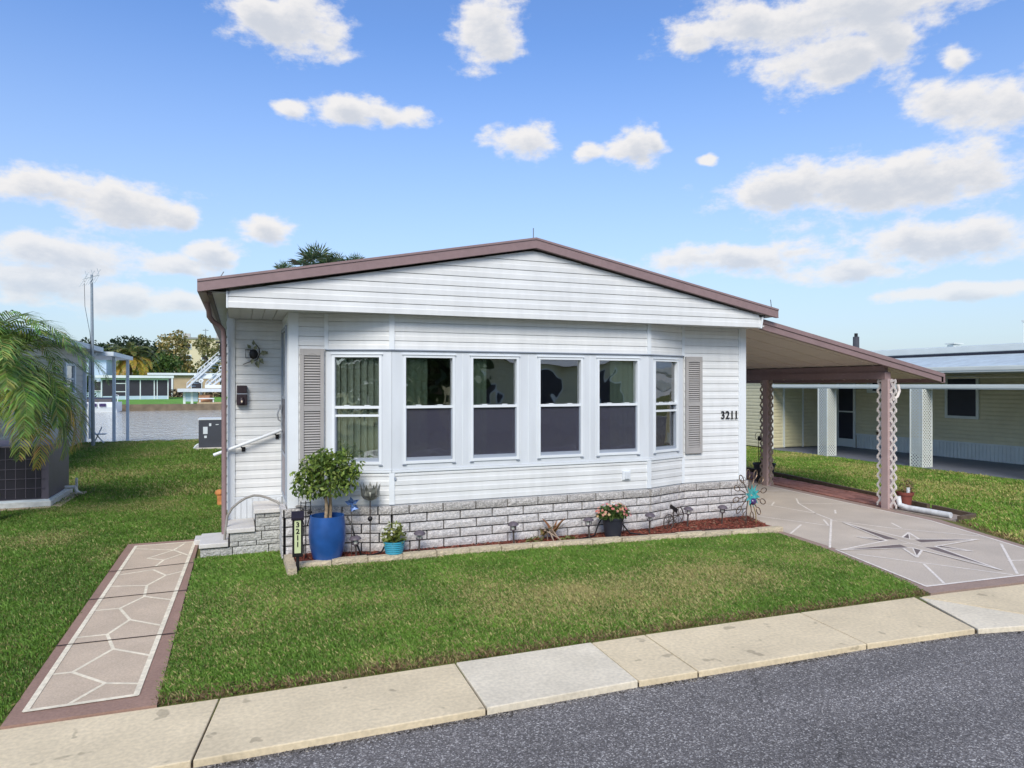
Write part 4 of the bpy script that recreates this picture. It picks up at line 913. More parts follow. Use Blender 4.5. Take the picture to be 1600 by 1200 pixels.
def chips(n, poly, seed):
    r = np.random.default_rng(seed); A = np.array(poly); lo, hi = A.min(0), A.max(0); P = lo+(hi-lo)*r.random((n, 2)); P = P[in_poly(P, poly)]; n = len(P)
    a = r.random(n)*2*np.pi; l = .012+.03*r.random(n); w2 = .003+.006*r.random(n); tz = r.normal(0, .35, n)
    dx, dy = np.cos(a)*l, np.sin(a)*l; sx, sy = -np.sin(a)*w2, np.cos(a)*w2; z = .031+r.random(n)*.016; dz = np.tan(np.clip(tz, -.6, .6))*l*.5
    V = np.zeros((n, 4, 3)); 
    for k, (s1, s2) in enumerate([(-1,-1),(1,-1),(1,1),(-1,1)]): V[:, k] = np.stack([P[:,0]+dx*s1*.5+sx*s2, P[:,1]+dy*s1*.5+sy*s2, z+dz*s1*.5+r.normal(0, .0015, n)], 1)
    F = np.arange(n)[:, None]*4+np.array([[0,1,2,3]])
    c = np.array([.23,.062,.040])*(.5+1.0*r.random((n,1))); c = np.where(r.random((n,1)) < .10, np.array([.32,.20,.13]), c)
    o = np_mesh('mulch', V.reshape(-1,3), F, M_chip, np.repeat(c, 4, 0))
    tag(o, 'reddish brown bark mulch covering the flower bed', 'mulch', kind='stuff')
chips(26000, bedpoly, 5)

M_leaf = attr_mat('leaves', .5, .3, .4)
def leaf_cloud(name, blobs, n, size, cols, parent, seed, droop=.3, aspect=.45, inner=.35):
    """leaf-sized faces spread through the volume of several lobes; blobs: (centre, radii)"""
    r = np.random.default_rng(seed); wts = np.array([b[1][0]*b[1][1]*b[1][2] for b in blobs]); wts = wts**.8; wts /= wts.sum()
    idx = r.choice(len(blobs), n, p=wts); C = np.array([b[0] for b in blobs])[idx]; Rr = np.array([b[1] for b in blobs])[idx]
    u = r.normal(size=(n, 3)); u /= np.linalg.norm(u, axis=1)[:, None]; rad = inner+(1-inner)*r.random(n)**.55
    P = C+u*Rr*rad[:, None]
    d = u*.6+r.normal(size=(n, 3))*.6; d[:, 2] -= droop; d /= np.linalg.norm(d, axis=1)[:, None]
    s = np.cross(d, r.normal(size=(n, 3))); s /= np.linalg.norm(s, axis=1)[:, None]; nn = np.cross(s, d)
    L_ = (size*(.6+.8*r.random(n)))[:, None]; W_ = L_*aspect
    V = np.stack([P-d*L_*.5, P+s*W_*.5+nn*W_*.12, P+d*L_*.5, P-s*W_*.5+nn*W_*.12], 1)
    F = np.arange(n)[:, None]*4; F = np.concatenate([F+np.array([[0,1,2]]), F+np.array([[0,2,3]])], 0)
    cols = np.array(cols); t = r.random((n, 1))*(len(cols)-1.001); i0 = t.astype(int)[:, 0]; f = t-i0[:, None]
    c = (cols[i0]*(1-f)+cols[i0+1]*f)*(.75+.5*r.random((n, 1)))
    return np_mesh(name, V.reshape(-1, 3), F, M_leaf, np.repeat(c, 4, 0), parent)
GR = [(.035,.07,.016), (.10,.17,.03), (.20,.29,.055), (.33,.40,.10)]
# ---- blue barrel pot with a small tree
pt = thing('potted_tree', 'small leafy tree with twin trunks in a tall blue barrel pot', 'potted plant', (.87, 7.60, .03))
M_blue = pm('blue_glaze', (38, 84, 150), rough=.35, var=.12, scale=9, sc2=(4, .12), spec=.5)
t = MB(); t.lathe([(.135,0),(.15,.03),(.178,.14),(.192,.26),(.19,.36),(.180,.44),(.178,.475),(.164,.475),(.165,.42)], n=40, cap=False); t.lathe([(.0,.004),(.135,.0)], n=40, cap=False); t.build('pot', M_blue, pt, smooth=True)
t = MB(); t.lathe([(0,.425),(.166,.42)], n=24, cap=False); t.build('soil', M_soil, pt)
M_bark = pm('pale_bark', (158, 138, 112), rough=.9, var=.25, scale=20, bump=.6, bscale=60)
for (x, y, l) in ((-.02, -.03, -.03), (.03, .02, .05), (.0, .04, -.08)):
    t = MB(); t.tube([(x, y, .40), (x+.01, y, .55), (x*.5+l*.3, y, .70), (x+l, y+l*.4, .86), (x+l*2.2, y+l, 1.0)], [.019, .017, .015, .011, .006], 8)
    for a in range(3): t.tube([(x+l*.6, y, .76+a*.05), (x+l+math.cos(a*2.1)*.14, y+math.sin(a*2.1)*.14, .92+a*.04)], [.008, .003], 5)
    t.build('trunk', M_bark, pt, smooth=True)
blobs = [((0,0,.92),(.22,.2,.2)),((-.20,0,.86),(.14,.14,.13)),((.20,.0,.86),(.15,.15,.15)),((-.02,-.05,1.14),(.09,.09,.07)),((.17,0,1.12),(.08,.08,.06)),((.0,0,1.06),(.18,.17,.12)),((-.12,-.05,.98),(.18,.16,.16)),((.14,.03,1.02),(.17,.16,.14)),((.27,0,.94),(.10,.1,.1)),((-.27,0,.80),(.11,.1,.12)),((.08,-.1,.78),(.2,.14,.10)),((-.13,-.05,.74),(.15,.13,.09)),((.34,.0,1.0),(.06,.05,.05)),((-.33,0,.92),(.07,.06,.06))]
leaf_cloud('crown', blobs, 2100, .058, GR, pt, 3, droop=.6, inner=.25)
# ---- address sign on a stake
ad = thing('address_sign', 'black stake address sign with pale green number panel', 'sign', (.545, 7.30, 0), R(-4))
t = MB(); t.box(-.052, .052, -.02, .02, .16, .56); t.build('sign_body', M_black, ad, bevel=.005)
t = MB(); t.add([(-.062,-.035,.555),(.062,-.035,.555),(.062,.035,.615),(-.062,.035,.615),(-.062,-.035,.535),(.062,-.035,.535),(.062,.035,.535),(-.062,.035,.535)], [(0,1,2,3),(7,6,5,4),(0,4,5,1),(1,5,6,2),(2,6,7,3),(3,7,4,0)]); t.build('solar_cap', pm('solar_panel', (38, 34, 44), rough=.25, var=.2), ad)
t = MB(); t.box(-.031, .031, -.0235, -.0195, .20, .53); t.build('number_panel', pm('pale_green_panel', (196, 206, 160), rough=.5, var=.05), ad)  # panel's own pale green, no emission
t = MB(); t.box(-.017, .017, -.010, .010, -.05, .165); t.build('stake', M_black, ad)
for i, c in enumerate('3211'):
    inst('digit', digit_mesh(c, .052, .002, .02, 0, 1.0), ad, (0, -.0265, .462-i*.066), (R(90), 0, 0))
# ---- stakes and ornaments
M_iron = pm('rusty_iron', (70, 62, 58), rough=.6, var=.25, scale=40)
tr = thing('flame_stake', 'metal flower torch on a thin stake between blue and teal pots', 'garden stake', (1.33, 7.62, .03))
t = MB(); t.tube([(0,0,-.05),(0,0,.62)], .0065, 6); t.build('stake', M_iron, tr)
t = MB(); t.ell((0,0,.40),(.028,.028,.028),12,8); t.build('ball', M_black, tr, smooth=True)
M_flame = pm('flame_metal', (78, 78, 74), rough=.4, metal=.4, var=.35, scale=20, col2=(150, 152, 146))
for k in range(9):
    a = k*2*math.pi/9; ca, sa = math.cos(a), math.sin(a); t = MB(); rr = [.015,.06,.095,.10,.118]; zz = [.60,.615,.66,.72,.79]; ww = [.008,.022,.03,.022,.0015]
    for r1, z1, w1 in zip(rr, zz, ww): t.v += [(ca*r1-sa*w1, sa*r1+ca*w1, z1), (ca*r1+sa*w1, sa*r1-ca*w1, z1)]
    t.f += [(2*i, 2*i+1, 2*i+3, 2*i+2) for i in range(4)]; t.build('flame_petal', M_flame, tr, fix=False)
t = MB(); t.ell((0,0,.655),(.03,.03,.035),10,8); t.build('glass_ball', pm('frosted', (190, 192, 176), rough=.25), tr, smooth=True)
bf = thing('blue_butterfly', 'glossy blue metal butterfly ornament above the blue pot rim', 'ornament', (1.13, 7.62, .03))
M_bf = pm('blue_metal', (52, 84, 150), rough=.25, var=.4, scale=30, metal=.3, col2=(110, 140, 190))
t = MB(); t.tube([(0,0,-.03),(0,0,.52)], .004, 6); t.build('stake', M_iron, bf)
t = MB(); t.tube([(.03,0,.50),(.01,-.01,.55),(-.03,0,.62)], [.012,.02,.008], 8); t.build('body', M_bf, bf, smooth=True)
for (p, d, l, w2) in [((0,-.01,.58),(-.9,-.2,.35),.085,.06),((0,-.01,.585),(-.2,-.1,1),.075,.05),((0,-.01,.58),(.9,-.2,.5),.09,.05),((.01,-.015,.55),(.9,-.3,-.4),.07,.06),((.01,-.015,.55),(-.3,-.3,-1),.06,.05)]:
    t = MB(); leaf(t, p, d, l, w2); t.build('wing', M_bf, bf, fix=False)
bc = thing('black_trellis', 'small black metal trellis stake behind the blue pot', 'garden stake', (.66, 7.72, .03))
t = MB()
for x in (-.05, .0, .05): t.tube([(x*.3,0,.35),(x,0,.48),(x,0,.62)], .005, 5)
t.tube([(-.05,0,.60),(.05,0,.60)], .004, 5); t.tube([(-.05,0,.52),(.05,0,.52)], .004, 5); t.tube([(0,0,-.05),(0,0,.42)], .006, 5)
bcg = t.build('grid', M_black, bc)
for x in (-.06, .04):
    t = MB(); t.ell((x,-.02,.50),(.028,.02,.018),8,6); t.build('scroll', M_black, bc, smooth=True)
# ---- teal ribbed pot with white flowers
def flowers(parent, name, c, r, n, size, cols, seed):
    g = np.random.default_rng(seed)
    V = []; F = []
    for i in range(n):
        u = g.normal(size=3); u /= np.linalg.norm(u); u[2] = abs(u[2])*.9+.05
        p = Vector(c)+Vector((u[0]*r[0], u[1]*r[1], u[2]*r[2])); nrm = Vector((u[0], u[1]-.4, u[2]+.4)).normalized(); x = nrm.orthogonal().normalized(); y = nrm.cross(x)
        k = len(V); V.append(tuple(p+nrm*size*.15))
        for j in range(5):
            a = j*2*math.pi/5; q1 = p+(x*math.cos(a-.45)+y*math.sin(a-.45))*size*.8; q2 = p+(x*math.cos(a)+y*math.sin(a))*size*1.1+nrm*size*.3; q3 = p+(x*math.cos(a+.45)+y*math.sin(a+.45))*size*.8
            b = len(V); V += [tuple(q1), tuple(q2), tuple(q3)]; F += [(k, b, b+1), (k, b+1, b+2)]
    V = np.array(V); col = np.repeat(np.array(cols)[g.integers(0, len(cols), n)], 16, 0)
    o = np_mesh(name, V, np.array(F), M_leaf, col, parent); return stuff(o)
tp = thing('teal_pot', 'teal ribbed pot of small white flowers on the mulch', 'potted plant', (1.57, 7.50, .03))
M_teal = pm('teal_plastic', (58, 150, 176), rough=.35, var=.06, scale=8)
prf = []
for i in range(15):
    z = .005+i*.0112; prf.append((.085+.033*(z/.165)+(.004 if i % 2 else -.001), z))
t = MB(); t.lathe([(.0, 0)]+prf+[(.122,.168),(.112,.168),(.11,.14)], n=30, cap=False); t.build('pot', M_teal, tp, smooth=True)
t = MB(); t.lathe([(0,.145),(.112,.14)], n=20, cap=False); t.build('soil', M_soil, tp)
leaf_cloud('foliage', [((0,0,.20),(.14,.13,.09)),((0,0,.27),(.11,.1,.10))], 420, .05, [(.08,.12,.02),(.20,.25,.05),(.36,.36,.12)], tp, 8, droop=-.1)
flowers(tp, 'white_blossom', (0,0,.20), (.15,.14,.17), 46, .013, [(.8,.8,.74),(.72,.74,.6)], 9)
# ---- solar path lights
M_sol = pm('solar_light_grey', (92, 84, 92), rough=.5, var=.15, scale=30)
M_lens = pm('light_lens', (206, 206, 198), rough=.2, var=.1)
def solar_light():
    s = thing('solar_light', '', 'path light')
    t = MB(); t.lathe([(.006,-.06),(.010,-.02),(.010,.14)], n=8); t.build('stake', M_iron, s)
    t = MB(); t.lathe([(0,.245),(.030,.243),(.050,.232),(.064,.215),(.066,.207),(.060,.204),(.03,.204)], n=18, cap=False); t.build('cap', M_sol, s, smooth=True)
    t = MB(); t.lathe([(.018,.150),(.036,.148),(.038,.156),(.026,.160)], n=16, cap=False); t.lathe([(.012,.13),(.022,.15)], n=12); t.build('collar', M_sol, s, smooth=True)
    for k in range(4):
        a = k*math.pi/2+.4; t = MB(); t.bar((math.cos(a)*.034, math.sin(a)*.034, .15), (math.cos(a)*.040, math.sin(a)*.040, .207), .010, .005); t.build('cage_bar', M_sol, s)
    t = MB(); t.lathe([(.024,.152),(.028,.18),(.027,.206)], n=12); t.build('lens', M_lens, s, smooth=True)
    return s
proto = solar_light()
SL = [(1.17,7.55,.0,'grey solar path light right beside the tall blue pot'),(1.84,7.47,.02,'grey solar path light just right of the teal pot'),(2.97,7.48,.03,'grey solar path light near the middle of the block wall left of bromeliad'),(3.90,7.37,.03,'grey solar path light just left of the black flower pot'),(4.79,7.45,.02,'grey solar path light between black flower pot and wheel ornament'),(5.47,7.60,.02,'grey solar path light just right of the spoked wheel ornament'),(5.99,7.56,.02,'grey solar path light left of the teal spinner stake')]
for i, (x, y, z, lab) in enumerate(SL):
    o = proto if i == 0 else copy_tree(proto)
    o.location = (x, y, .03+z); o.rotation_euler = (R(random.uniform(-5, 5)), R(random.uniform(-5, 5)), random.random()*3); tag(o, lab, 'path light', 'solar path lights in the flower bed')
# ---- bromeliad
br = thing('bromeliad', 'reddish brown bromeliad plant on a dead stump against the block wall', 'plant', (3.42, 7.52, .03))
g = random.Random(4)
for k in range(15):
    a = g.random()*6.28; l = g.uniform(.20, .34); up = g.uniform(.5, 1.1); t = MB(); w2 = g.uniform(.016, .028)
    bx = .07 if k % 3 else -.07
    for i in range(5):
        f = i/4; rr = l*f*.8; z = .08+l*up*f-.10*f*f; wv = w2*(1-.85*f*f); ca, sa = math.cos(a), math.sin(a)
        t.v += [(bx+ca*rr-sa*wv, sa*rr*.6+ca*wv, z), (bx+ca*rr+sa*wv, sa*rr*.6-ca*wv, z)]
    t.f += [(2*i, 2*i+1, 2*i+3, 2*i+2) for i in range(4)]
    t.build('strap_leaf', pm('bromeliad_a', (122, 82, 52), rough=.5, var=.3, scale=30) if k % 2 else pm('bromeliad_b', (84, 66, 48), rough=.5, var=.3, scale=30, col2=(120, 112, 60)), br, fix=False)
t = MB()
for k in range(9):
    a = g.random()*6.28; t.tube([(g.uniform(-.06,.06), 0, .14), (math.cos(a)*.12, math.sin(a)*.08-.05, .05), (math.cos(a)*.17, math.sin(a)*.1-.07, .0)], [.011,.007,.004], 5)
stuff(t.build('dead_root', pm('dead_wood', (150, 132, 116), rough=.9, var=.2, scale=30), br))
stuff(leaf_cloud('weed', [((-.18,-.02,.03),(.14,.08,.05)),((.25,-.05,.02),(.14,.08,.03))], 160, .04, [(.08,.10,.02),(.22,.22,.07)], br, 12))
# ---- black pot with coral flowers
bp_ = thing('black_flower_pot', 'black plastic pot overflowing with coral pink flowers', 'potted plant', (4.25, 7.42, .03))
t = MB(); t.lathe([(0,0),(.095,0),(.128,.225),(.138,.228),(.140,.255),(.126,.255),(.124,.22)], n=28, cap=False); t.build('pot', pm('black_plastic', (42, 44, 54), rough=.5, var=.1, scale=10), bp_, smooth=True)
t = MB(); t.lathe([(0,.225),(.125,.22)], n=20, cap=False); t.build('soil', M_soil, bp_)
leaf_cloud('foliage', [((0,0,.29),(.21,.17,.09)),((-.09,0,.30),(.12,.12,.09)),((.1,0,.31),(.12,.12,.09))], 620, .055, [(.03,.06,.015),(.08,.14,.03),(.14,.2,.05)], bp_, 14, droop=.1)
flowers(bp_, 'coral_blossom', (0,0,.26), (.23,.18,.17), 62, .018, [(.75,.25,.20),(.80,.36,.28),(.78,.55,.30),(.70,.20,.22)], 15)
# ---- irrigation hose
ih = MB(); ih.tube([(1.08,7.62,.47),(1.12,7.55,.40),(1.16,7.53,.22),(1.22,7.56,.06),(1.32,7.55,.045),(1.44,7.55,.07),(1.50,7.57,.16),(1.56,7.60,.17)], .010, 7)
tag(ih.build('drip_hose', M_black, smooth=True), 'black drip hose curving from blue pot to teal pot', 'hose')
ih = MB(); ih.tube([(1.75,7.58,.04),(2.2,7.52,.045),(2.8,7.46,.04),(3.3,7.42,.045),(3.7,7.40,.04),(4.03,7.48,.06),(4.10,7.50,.20),(4.16,7.52,.26),(4.32,7.52,.26),(4.40,7.50,.20),(4.50,7.44,.06),(4.7,7.30,.04),(5.3,7.30,.045),(5.9,7.28,.04)], .010, 7)
tag(ih.build('drip_hose', M_black, smooth=True), 'long black drip hose lying on the mulch behind the black pot', 'hose')
# ---- wagon wheel ornament
ww_ = thing('wheel_ornament', 'rusty wire cart ornament with two spoked wheels and black name board', 'ornament', (5.26, 7.58, .03), R(18))
def wheel(cx, cz, yy, r_):
    t = MB(); pts = [(cx+math.cos(a)*r_, yy, cz+math.sin(a)*r_) for a in [2*math.pi*i/24 for i in range(25)]]; t.tube(pts, .0065, 6, cap=False); w_ = t.build('wheel', M_iron, ww_, smooth=True)
    t = MB(); t.ell((cx, yy, cz), (.016, .012, .016), 8, 6); t.build('hub', M_iron, w_)
    for i in range(8):
        a = i*math.pi/4; t = MB(); t.tube([(cx, yy, cz), (cx+math.cos(a)*r_, yy, cz+math.sin(a)*r_)], .0032, 4); t.build('spoke', M_iron, w_)
wheel(-.13, .10, 0, .098); wheel(.14, .15, .05, .105)
t = MB(); t.tube([(-.13,0,.10),(.14,.05,.15)], .006, 5); t.tube([(-.13,0,.10),(-.02,.0,.24),(.14,.05,.15)], .004, 5); t.build('axle', M_iron, ww_)
t = MB(); t.bar((-.12,-.02,.31),(.05,0,.225),.012,.045); t.build('name_board', M_black, ww_)
t = MB(); t.tube([(-.04,0,.27),(-.02,0,.10),(-.02,0,-.05)], .004, 5); t.tube([(.18,.05,.26),(.22,.05,.22),(.235,.05,.17)], .007, 5); t.build('wire', M_iron, ww_)
# ---- spinner
sp_ = thing('garden_spinner', 'wire flower spinner stake with teal glass petals and looped wire rim', 'garden stake', (6.36, 7.47, .02), R(12))
M_copper = pm('spinner_wire', (82, 66, 58), rough=.4, metal=.5, var=.4, scale=20, col2=(140, 118, 96))
C0 = Vector((0, 0, .40))
for k in range(12):
    a = k*math.pi/6+.13; d = Vector((math.cos(a), 0, math.sin(a))); s = Vector((-d.z, 0, d.x)); r0, r1 = .23, .35; pts = []
    for i in range(13):
        q = 2*math.pi*i/12; pts.append(C0+d*((r0+r1)/2+math.cos(q)*(r1-r0)/2)+s*math.sin(q)*.034+Vector((0, -.02, 0)))
    t = MB(); t.tube(pts, .0065, 5, cap=False); t.tube([C0+d*.05, C0+d*.14+Vector((0, -.015, 0)), C0+d*r0+Vector((0, -.02, 0))], [.004, .008, .005], 5); t.build('wire_loop', M_copper, sp_)
for k in range(10):
    a = k*math.pi/5+.4; d = Vector((math.cos(a), -.15, math.sin(a))); t = MB(); leaf(t, C0+Vector((0, -.035-.001*k, 0))+d*.01, d, .15, .065); t.build('glass_petal', pm('teal_glass', (30, 140, 146), rough=.12, var=.2, scale=20, spec=.8, col2=(70, 180, 180)), sp_, fix=False)
t = MB(); t.ell((0.02, -.05, .315), (.055, .045, .045), 14, 10); t.build('purple_globe', pm('purple_glass', (66, 44, 92), rough=.15, spec=.8, var=.2), sp_, smooth=True)
t = MB(); t.tube([(-.06, .0, -.05), (-.05, 0, .2), (0, 0, .40)], .007, 6); t.build('stake', M_iron, sp_)
t = MB(); t.tube([(.09, -.05, -.05), (.08, -.05, .15), (.03, -.02, .33)], .007, 6); t.build('stake', pm('brass_stake', (150, 132, 90), rough=.4, metal=.4), sp_)
for (x, z) in ((-.07, .60), (-.16, .58), (.10, .62)):
    t = MB(); t.tube([(x+math.cos(q)*.042, .03, z+math.sin(q)*.042) for q in [2*math.pi*i/14 for i in range(15)]], .0028, 4, cap=False); t.tube([(x, .03, z-.042), (x*.4, .01, .45)], .0025, 4); t.build('wire_ring', M_copper, sp_)
# ================================================================== CARPORT
cp = wthing('carport', 'lean-to carport with mauve fascia and taupe ceiling on lattice posts', 'carport', (8.6, 9.8, 0))
M_ceil = pm('carport_ceiling', (206, 194, 182), rough=.6, var=.05, scale=2, stretch=(6, .5, 1))
CZ = lambda x: 2.81-(x-6.64)*.2045
def cslab(y0, y1, lo, hi, x0=6.70, x1=10.26):
    t = MB(); P = [(x0, CZ(x0)+lo), (x1, CZ(x1)+lo), (x1, CZ(x1)+hi), (x0, CZ(x0)+hi)]
    t.v += [(x, y0, z) for x, z in P]+[(x, y1, z) for x, z in P]
    t.f += [(0,1,2,3), (7,6,5,4)]+[(i, 4+i, 4+(i+1) % 4, (i+1) % 4) for i in range(4)]
    return t
croof = cslab(7.66, 13.4, -.085, -.02).build('roof', M_ceil, cp)
cslab(7.60, 7.66, -.135, 0).build('front_fascia', M_mauve, cp)
cslab(7.585, 7.62, -.052, .006).build('drip_edge', M_mauve, cp)
for i in range(11):   # pan ribs of the ceiling
    y = 7.95+i*.5; cslab(y, y+.012, -.096, -.084).build('ceiling_rib', M_ceil, cp)
t = MB(); t.box(10.22, 10.30, 7.6, 13.4, CZ(10.26)-.14, CZ(10.26)-.0); t.build('gutter', M_mauve, cp)
t = MB(); t.box(9.15, 9.27, 7.72, 13.3, 1.985, 2.09); t.box(9.17, 9.25, 7.75, 13.3, 2.09, 2.19); t.build('beam', M_mauve, cp)
M_latt = pm('lattice_pale', (226, 218, 212), rough=.6, var=.06, scale=8)
M_post = pm('post_mauve', (172, 150, 148), rough=.5, var=.06, scale=3)
def post(x, y, m_l, nm):
    t = MB(); t.box(x-.055, x+.055, y-.055, y+.055, 0, 1.99); po = t.build('post', M_post, cp)
    t = MB(); t.box(x-.058, x+.058, y-.058, y+.058, .0, .32); t.build('post_sleeve', M_post, po)
    def lat(xc, m_, pre):
        l = MB(); z = .06; p = .145
        while z < 1.95:
            for s in (-1, 1):
                l.bar((x-.01+.004*s, xc-.048*s, z), (x-.01+.004*s, xc+.048*s, min(z+p, 1.97)), .030, .008, (1, 0, 0))
            z += p
        for s in (-1, 1):
            z = .06
            while z < 1.93:
                l.obox((x-.01, xc+s*.048, z), (.012, .022, .055)); z += p
        stuff(l.build('lattice_strip', m_, po))
    lat(y-.115, m_l, 0); lat(y+.115, m_l, 1)
post(9.21, 7.73, M_latt, 0); post(9.21, 10.32, pm('lattice_brown', (160, 146, 136), rough=.6, var=.06, scale=8), 1)
t = MB(); t.tube([(9.35, 7.66, 1.90), (9.38, 7.66, 1.80), (9.34, 7.66, 1.72), (9.29, 7.70, 1.66)], .022, 8); t.build('elbow', M_latt, cp, smooth=True)
t = MB(); t.tube([(9.30, 7.62, .20), (9.29, 7.58, .08), (9.31, 7.45, .055), (9.36, 6.82, .05)], .042, 10); t.build('downspout_outlet', pm('white_pvc', (206, 208, 210), rough=.5, var=.08, scale=6, sc2=(12, .12)), cp, smooth=True)
# pots by the posts
M_terra = pm('terracotta', (124, 66, 56), rough=.8, var=.12, scale=10)
tpz = thing('terracotta_pot', 'brown terracotta pot with dry grassy plant beside the near carport post', 'potted plant', (9.50, 7.66, .0))
t = MB(); t.lathe([(0,0),(.075,0),(.105,.21),(.12,.21),(.125,.255),(.108,.255),(.1,.2)], n=24, cap=False); t.build('pot', M_terra, tpz, smooth=True)
t = MB(); t.lathe([(0,.22),(.105,.215)], n=16, cap=False); t.build('soil', M_soil, tpz)
g = np.random.default_rng(3); t = MB()
for i in range(46):
    a = g.random()*6.28; r_ = g.random()*.16; h_ = .28+g.random()*.24; x, y = math.cos(a)*r_*.4, math.sin(a)*r_*.4
    t.add([(x-.0025, y, .2), (x+.0025, y, .2), (x+math.cos(a)*r_*1.2, y+math.sin(a)*r_*1.2, h_)], [(0,1,2)])
stuff(t.build('dry_stem', pm('dry_stem', (140, 112, 74), rough=.8, var=.3, scale=40), tpz, fix=False))
leaf_cloud('foliage', [((0,0,.31),(.12,.1,.08)),((.04,0,.38),(.1,.1,.07))], 110, .05, [(.12,.13,.05),(.30,.20,.10)], tpz, 22)
t = MB(); t.box(-.03, .02, -.07, -.05, .2, .33); t.build('plant_tag', M_trim, tpz)
bp2 = thing('black_pot', 'large black pot with wire pinwheel behind the far carport post', 'potted plant', (9.50, 10.72, 0))
t = MB(); t.lathe([(0,0),(.14,0),(.20,.34),(.215,.34),(.215,.37),(.195,.37),(.19,.32)], n=24, cap=False); t.build('pot', MATS['black_plastic'], bp2, smooth=True)
t = MB(); t.lathe([(0,.33),(.19,.325)], n=16, cap=False); t.build('soil', M_soil, bp2)
t = MB(); t.tube([(-.13,0,.3),(-.14,0,.6),(-.14,0,.86)], .006, 5); t.tube([(-.14+math.cos(q)*.08, 0, .90+math.sin(q)*.08) for q in [2*math.pi*i/16 for i in range(17)]], .005, 4, cap=False); t.build('pinwheel', M_iron, bp2)
t = MB(); t.ell((-.13,-.02,.86),(.05,.03,.05),8,6); t.build('pinwheel_hub', M_black, bp2, smooth=True)
leaf_cloud('foliage', [((.06,0,.44),(.1,.1,.09)),((-.08,0,.48),(.05,.05,.12))], 120, .05, [(.04,.06,.02),(.10,.12,.04)], bp2, 23)

# ================================================================== NEIGHBOUR ON THE RIGHT
nb = wthing('yellow_house', 'pale yellow sided neighbour house with white roofs and latticed porch', 'house', (18.5, 13.5, 0))
M_yel = pm('yellow_vinyl', (208, 202, 170), rough=.5, var=.05, scale=1.5, sc2=(8, .03))
M_nwhite = pm('neighbour_white', (214, 220, 216), rough=.5, var=.05, scale=3)
M_nroof = pm('neighbour_roof', (176, 190, 196), rough=.45, var=.12, scale=1.2, sc2=(6, .12), stretch=(1, 3, 1))
XW = 17.2
stuff(lap_mesh((XW, 22), (XW, 4), (-1, 0), .43, 2.5, .103).build('wall_siding', M_yel, nb))
t = MB(); t.box(XW+.045, XW+.1, 4, 22, 0, 2.7); t.build('wall', M_yel, nb)
t = MB(); y = 4.0
while y < 15.45:
    t.box(XW-.02, XW+.03, y, y+.07, .0, .40); y += .095
t.box(XW-.008, XW+.03, 4, 15.45, 0, .40); stuff(t.build('skirting', M_nwhite, nb))
t = MB(); t.box(XW-.03, XW+.02, 4, 15.5, .40, .44); t.build('skirting_cap', M_nwhite, nb)
t = MB(); t.box(XW-.05, XW-.02, 14.55, 14.85, .10, .30); t.build('access_hatch', M_nwhite, nb)
t = MB(); t.tube([(XW-.02,14.68,.50),(XW-.10,14.68,.50),(XW-.12,14.68,.46)], .018, 6); t.tube([(XW-.08,14.62,.52),(XW-.08,14.74,.52)], .012, 5); t.build('faucet', pm('brass', (120, 84, 52), rough=.4, metal=.6), nb)
M_ndark = pm('screen_and_gap_dark', (44, 46, 58), rough=.5, var=.12, scale=3)
def nb_window(y0, y1, z0, z1):
    t = MB(); f = .07
    t.box(XW-.05, XW-.016, y0-f, y0, z0-f, z1+f); t.box(XW-.05, XW-.016, y1, y1+f, z0-f, z1+f); t.box(XW-.05, XW-.016, y0, y1, z0-f, z0); t.box(XW-.05, XW-.016, y0, y1, z1, z1+f)
    w_ = t.build('window', M_nwhite, nb)
    t = MB(); t.box(XW-.028, XW-.02, y0, y1, z0, z1); t.build('pane', M_ndark, w_)
    t = MB(); t.box(XW-.036, XW-.03, y0, y1, (z0+z1)/2-.015, (z0+z1)/2+.015); t.build('meeting_rail', M_ndark, w_)
nb_window(11.85, 12.60, 1.10, 2.05)
nb_window(7.0, 7.8, 1.10, 2.05)
t = MB(); t.box(XW-.045, XW-.016, 15.50, 15.58, .0, 1.98); t.box(XW-.045, XW-.016, 16.12, 16.2, .0, 1.98); t.box(XW-.045, XW-.016, 15.58, 16.12, 1.92, 1.98); t.box(XW-.04, XW-.016, 15.58, 16.12, .02, .26); t.box(XW-.045, XW-.016, 15.58, 16.12, 1.06, 1.10)
nd_ = t.build('screen_door', M_nwhite, nb)
for z0, z1 in ((.26, 1.06), (1.10, 1.92)):
    t = MB(); t.box(XW-.03, XW-.02, 15.58, 16.12, z0, z1); t.build('pane', M_ndark, nd_)
t = MB(); t.box(XW-.20, XW-.016, 14.20, 14.95, 1.66, 2.0); acw = t.build('window_unit', M_nwhite, nb)
t = MB(); t.box(XW-.206, XW-.2, 14.22, 14.75, 1.72, 1.95); t.build('grille', M_ndark, acw)
# shed bay in front of the door
stuff(lap_mesh((14.62, 16.22), (17.2, 16.22), (0, -1), .03, 2.1, .103).build('shed_siding', M_yel, nb))
stuff(lap_mesh((14.62, 20.5), (14.62, 16.26), (-1, 0), .03, 2.1, .103).build('shed_siding', M_yel, nb))
t = MB(); t.box(14.57, 14.68, 16.17, 16.28, 0, 2.1); t.build('shed_corner', M_nwhite, nb)
t = MB(); t.box(15.06, 15.10, 16.16, 16.22, .03, 1.9); t.box(15.78, 15.82, 16.16, 16.22, .03, 1.9); t.box(15.10, 15.78, 16.16, 16.22, 1.87, 1.9); t.build('shed_door_frame', M_nwhite, nb)
stuff(lap_mesh((15.105, 16.19), (15.775, 16.19), (0, -1), .05, 1.86, .103).build('shed_door', pm('yellow_door', (198, 194, 160), rough=.5, var=.04), nb))
t = MB(); t.box(16.42, 16.47, 16.17, 16.22, .03, 1.95); t.build('shed_trim', M_nwhite, nb)
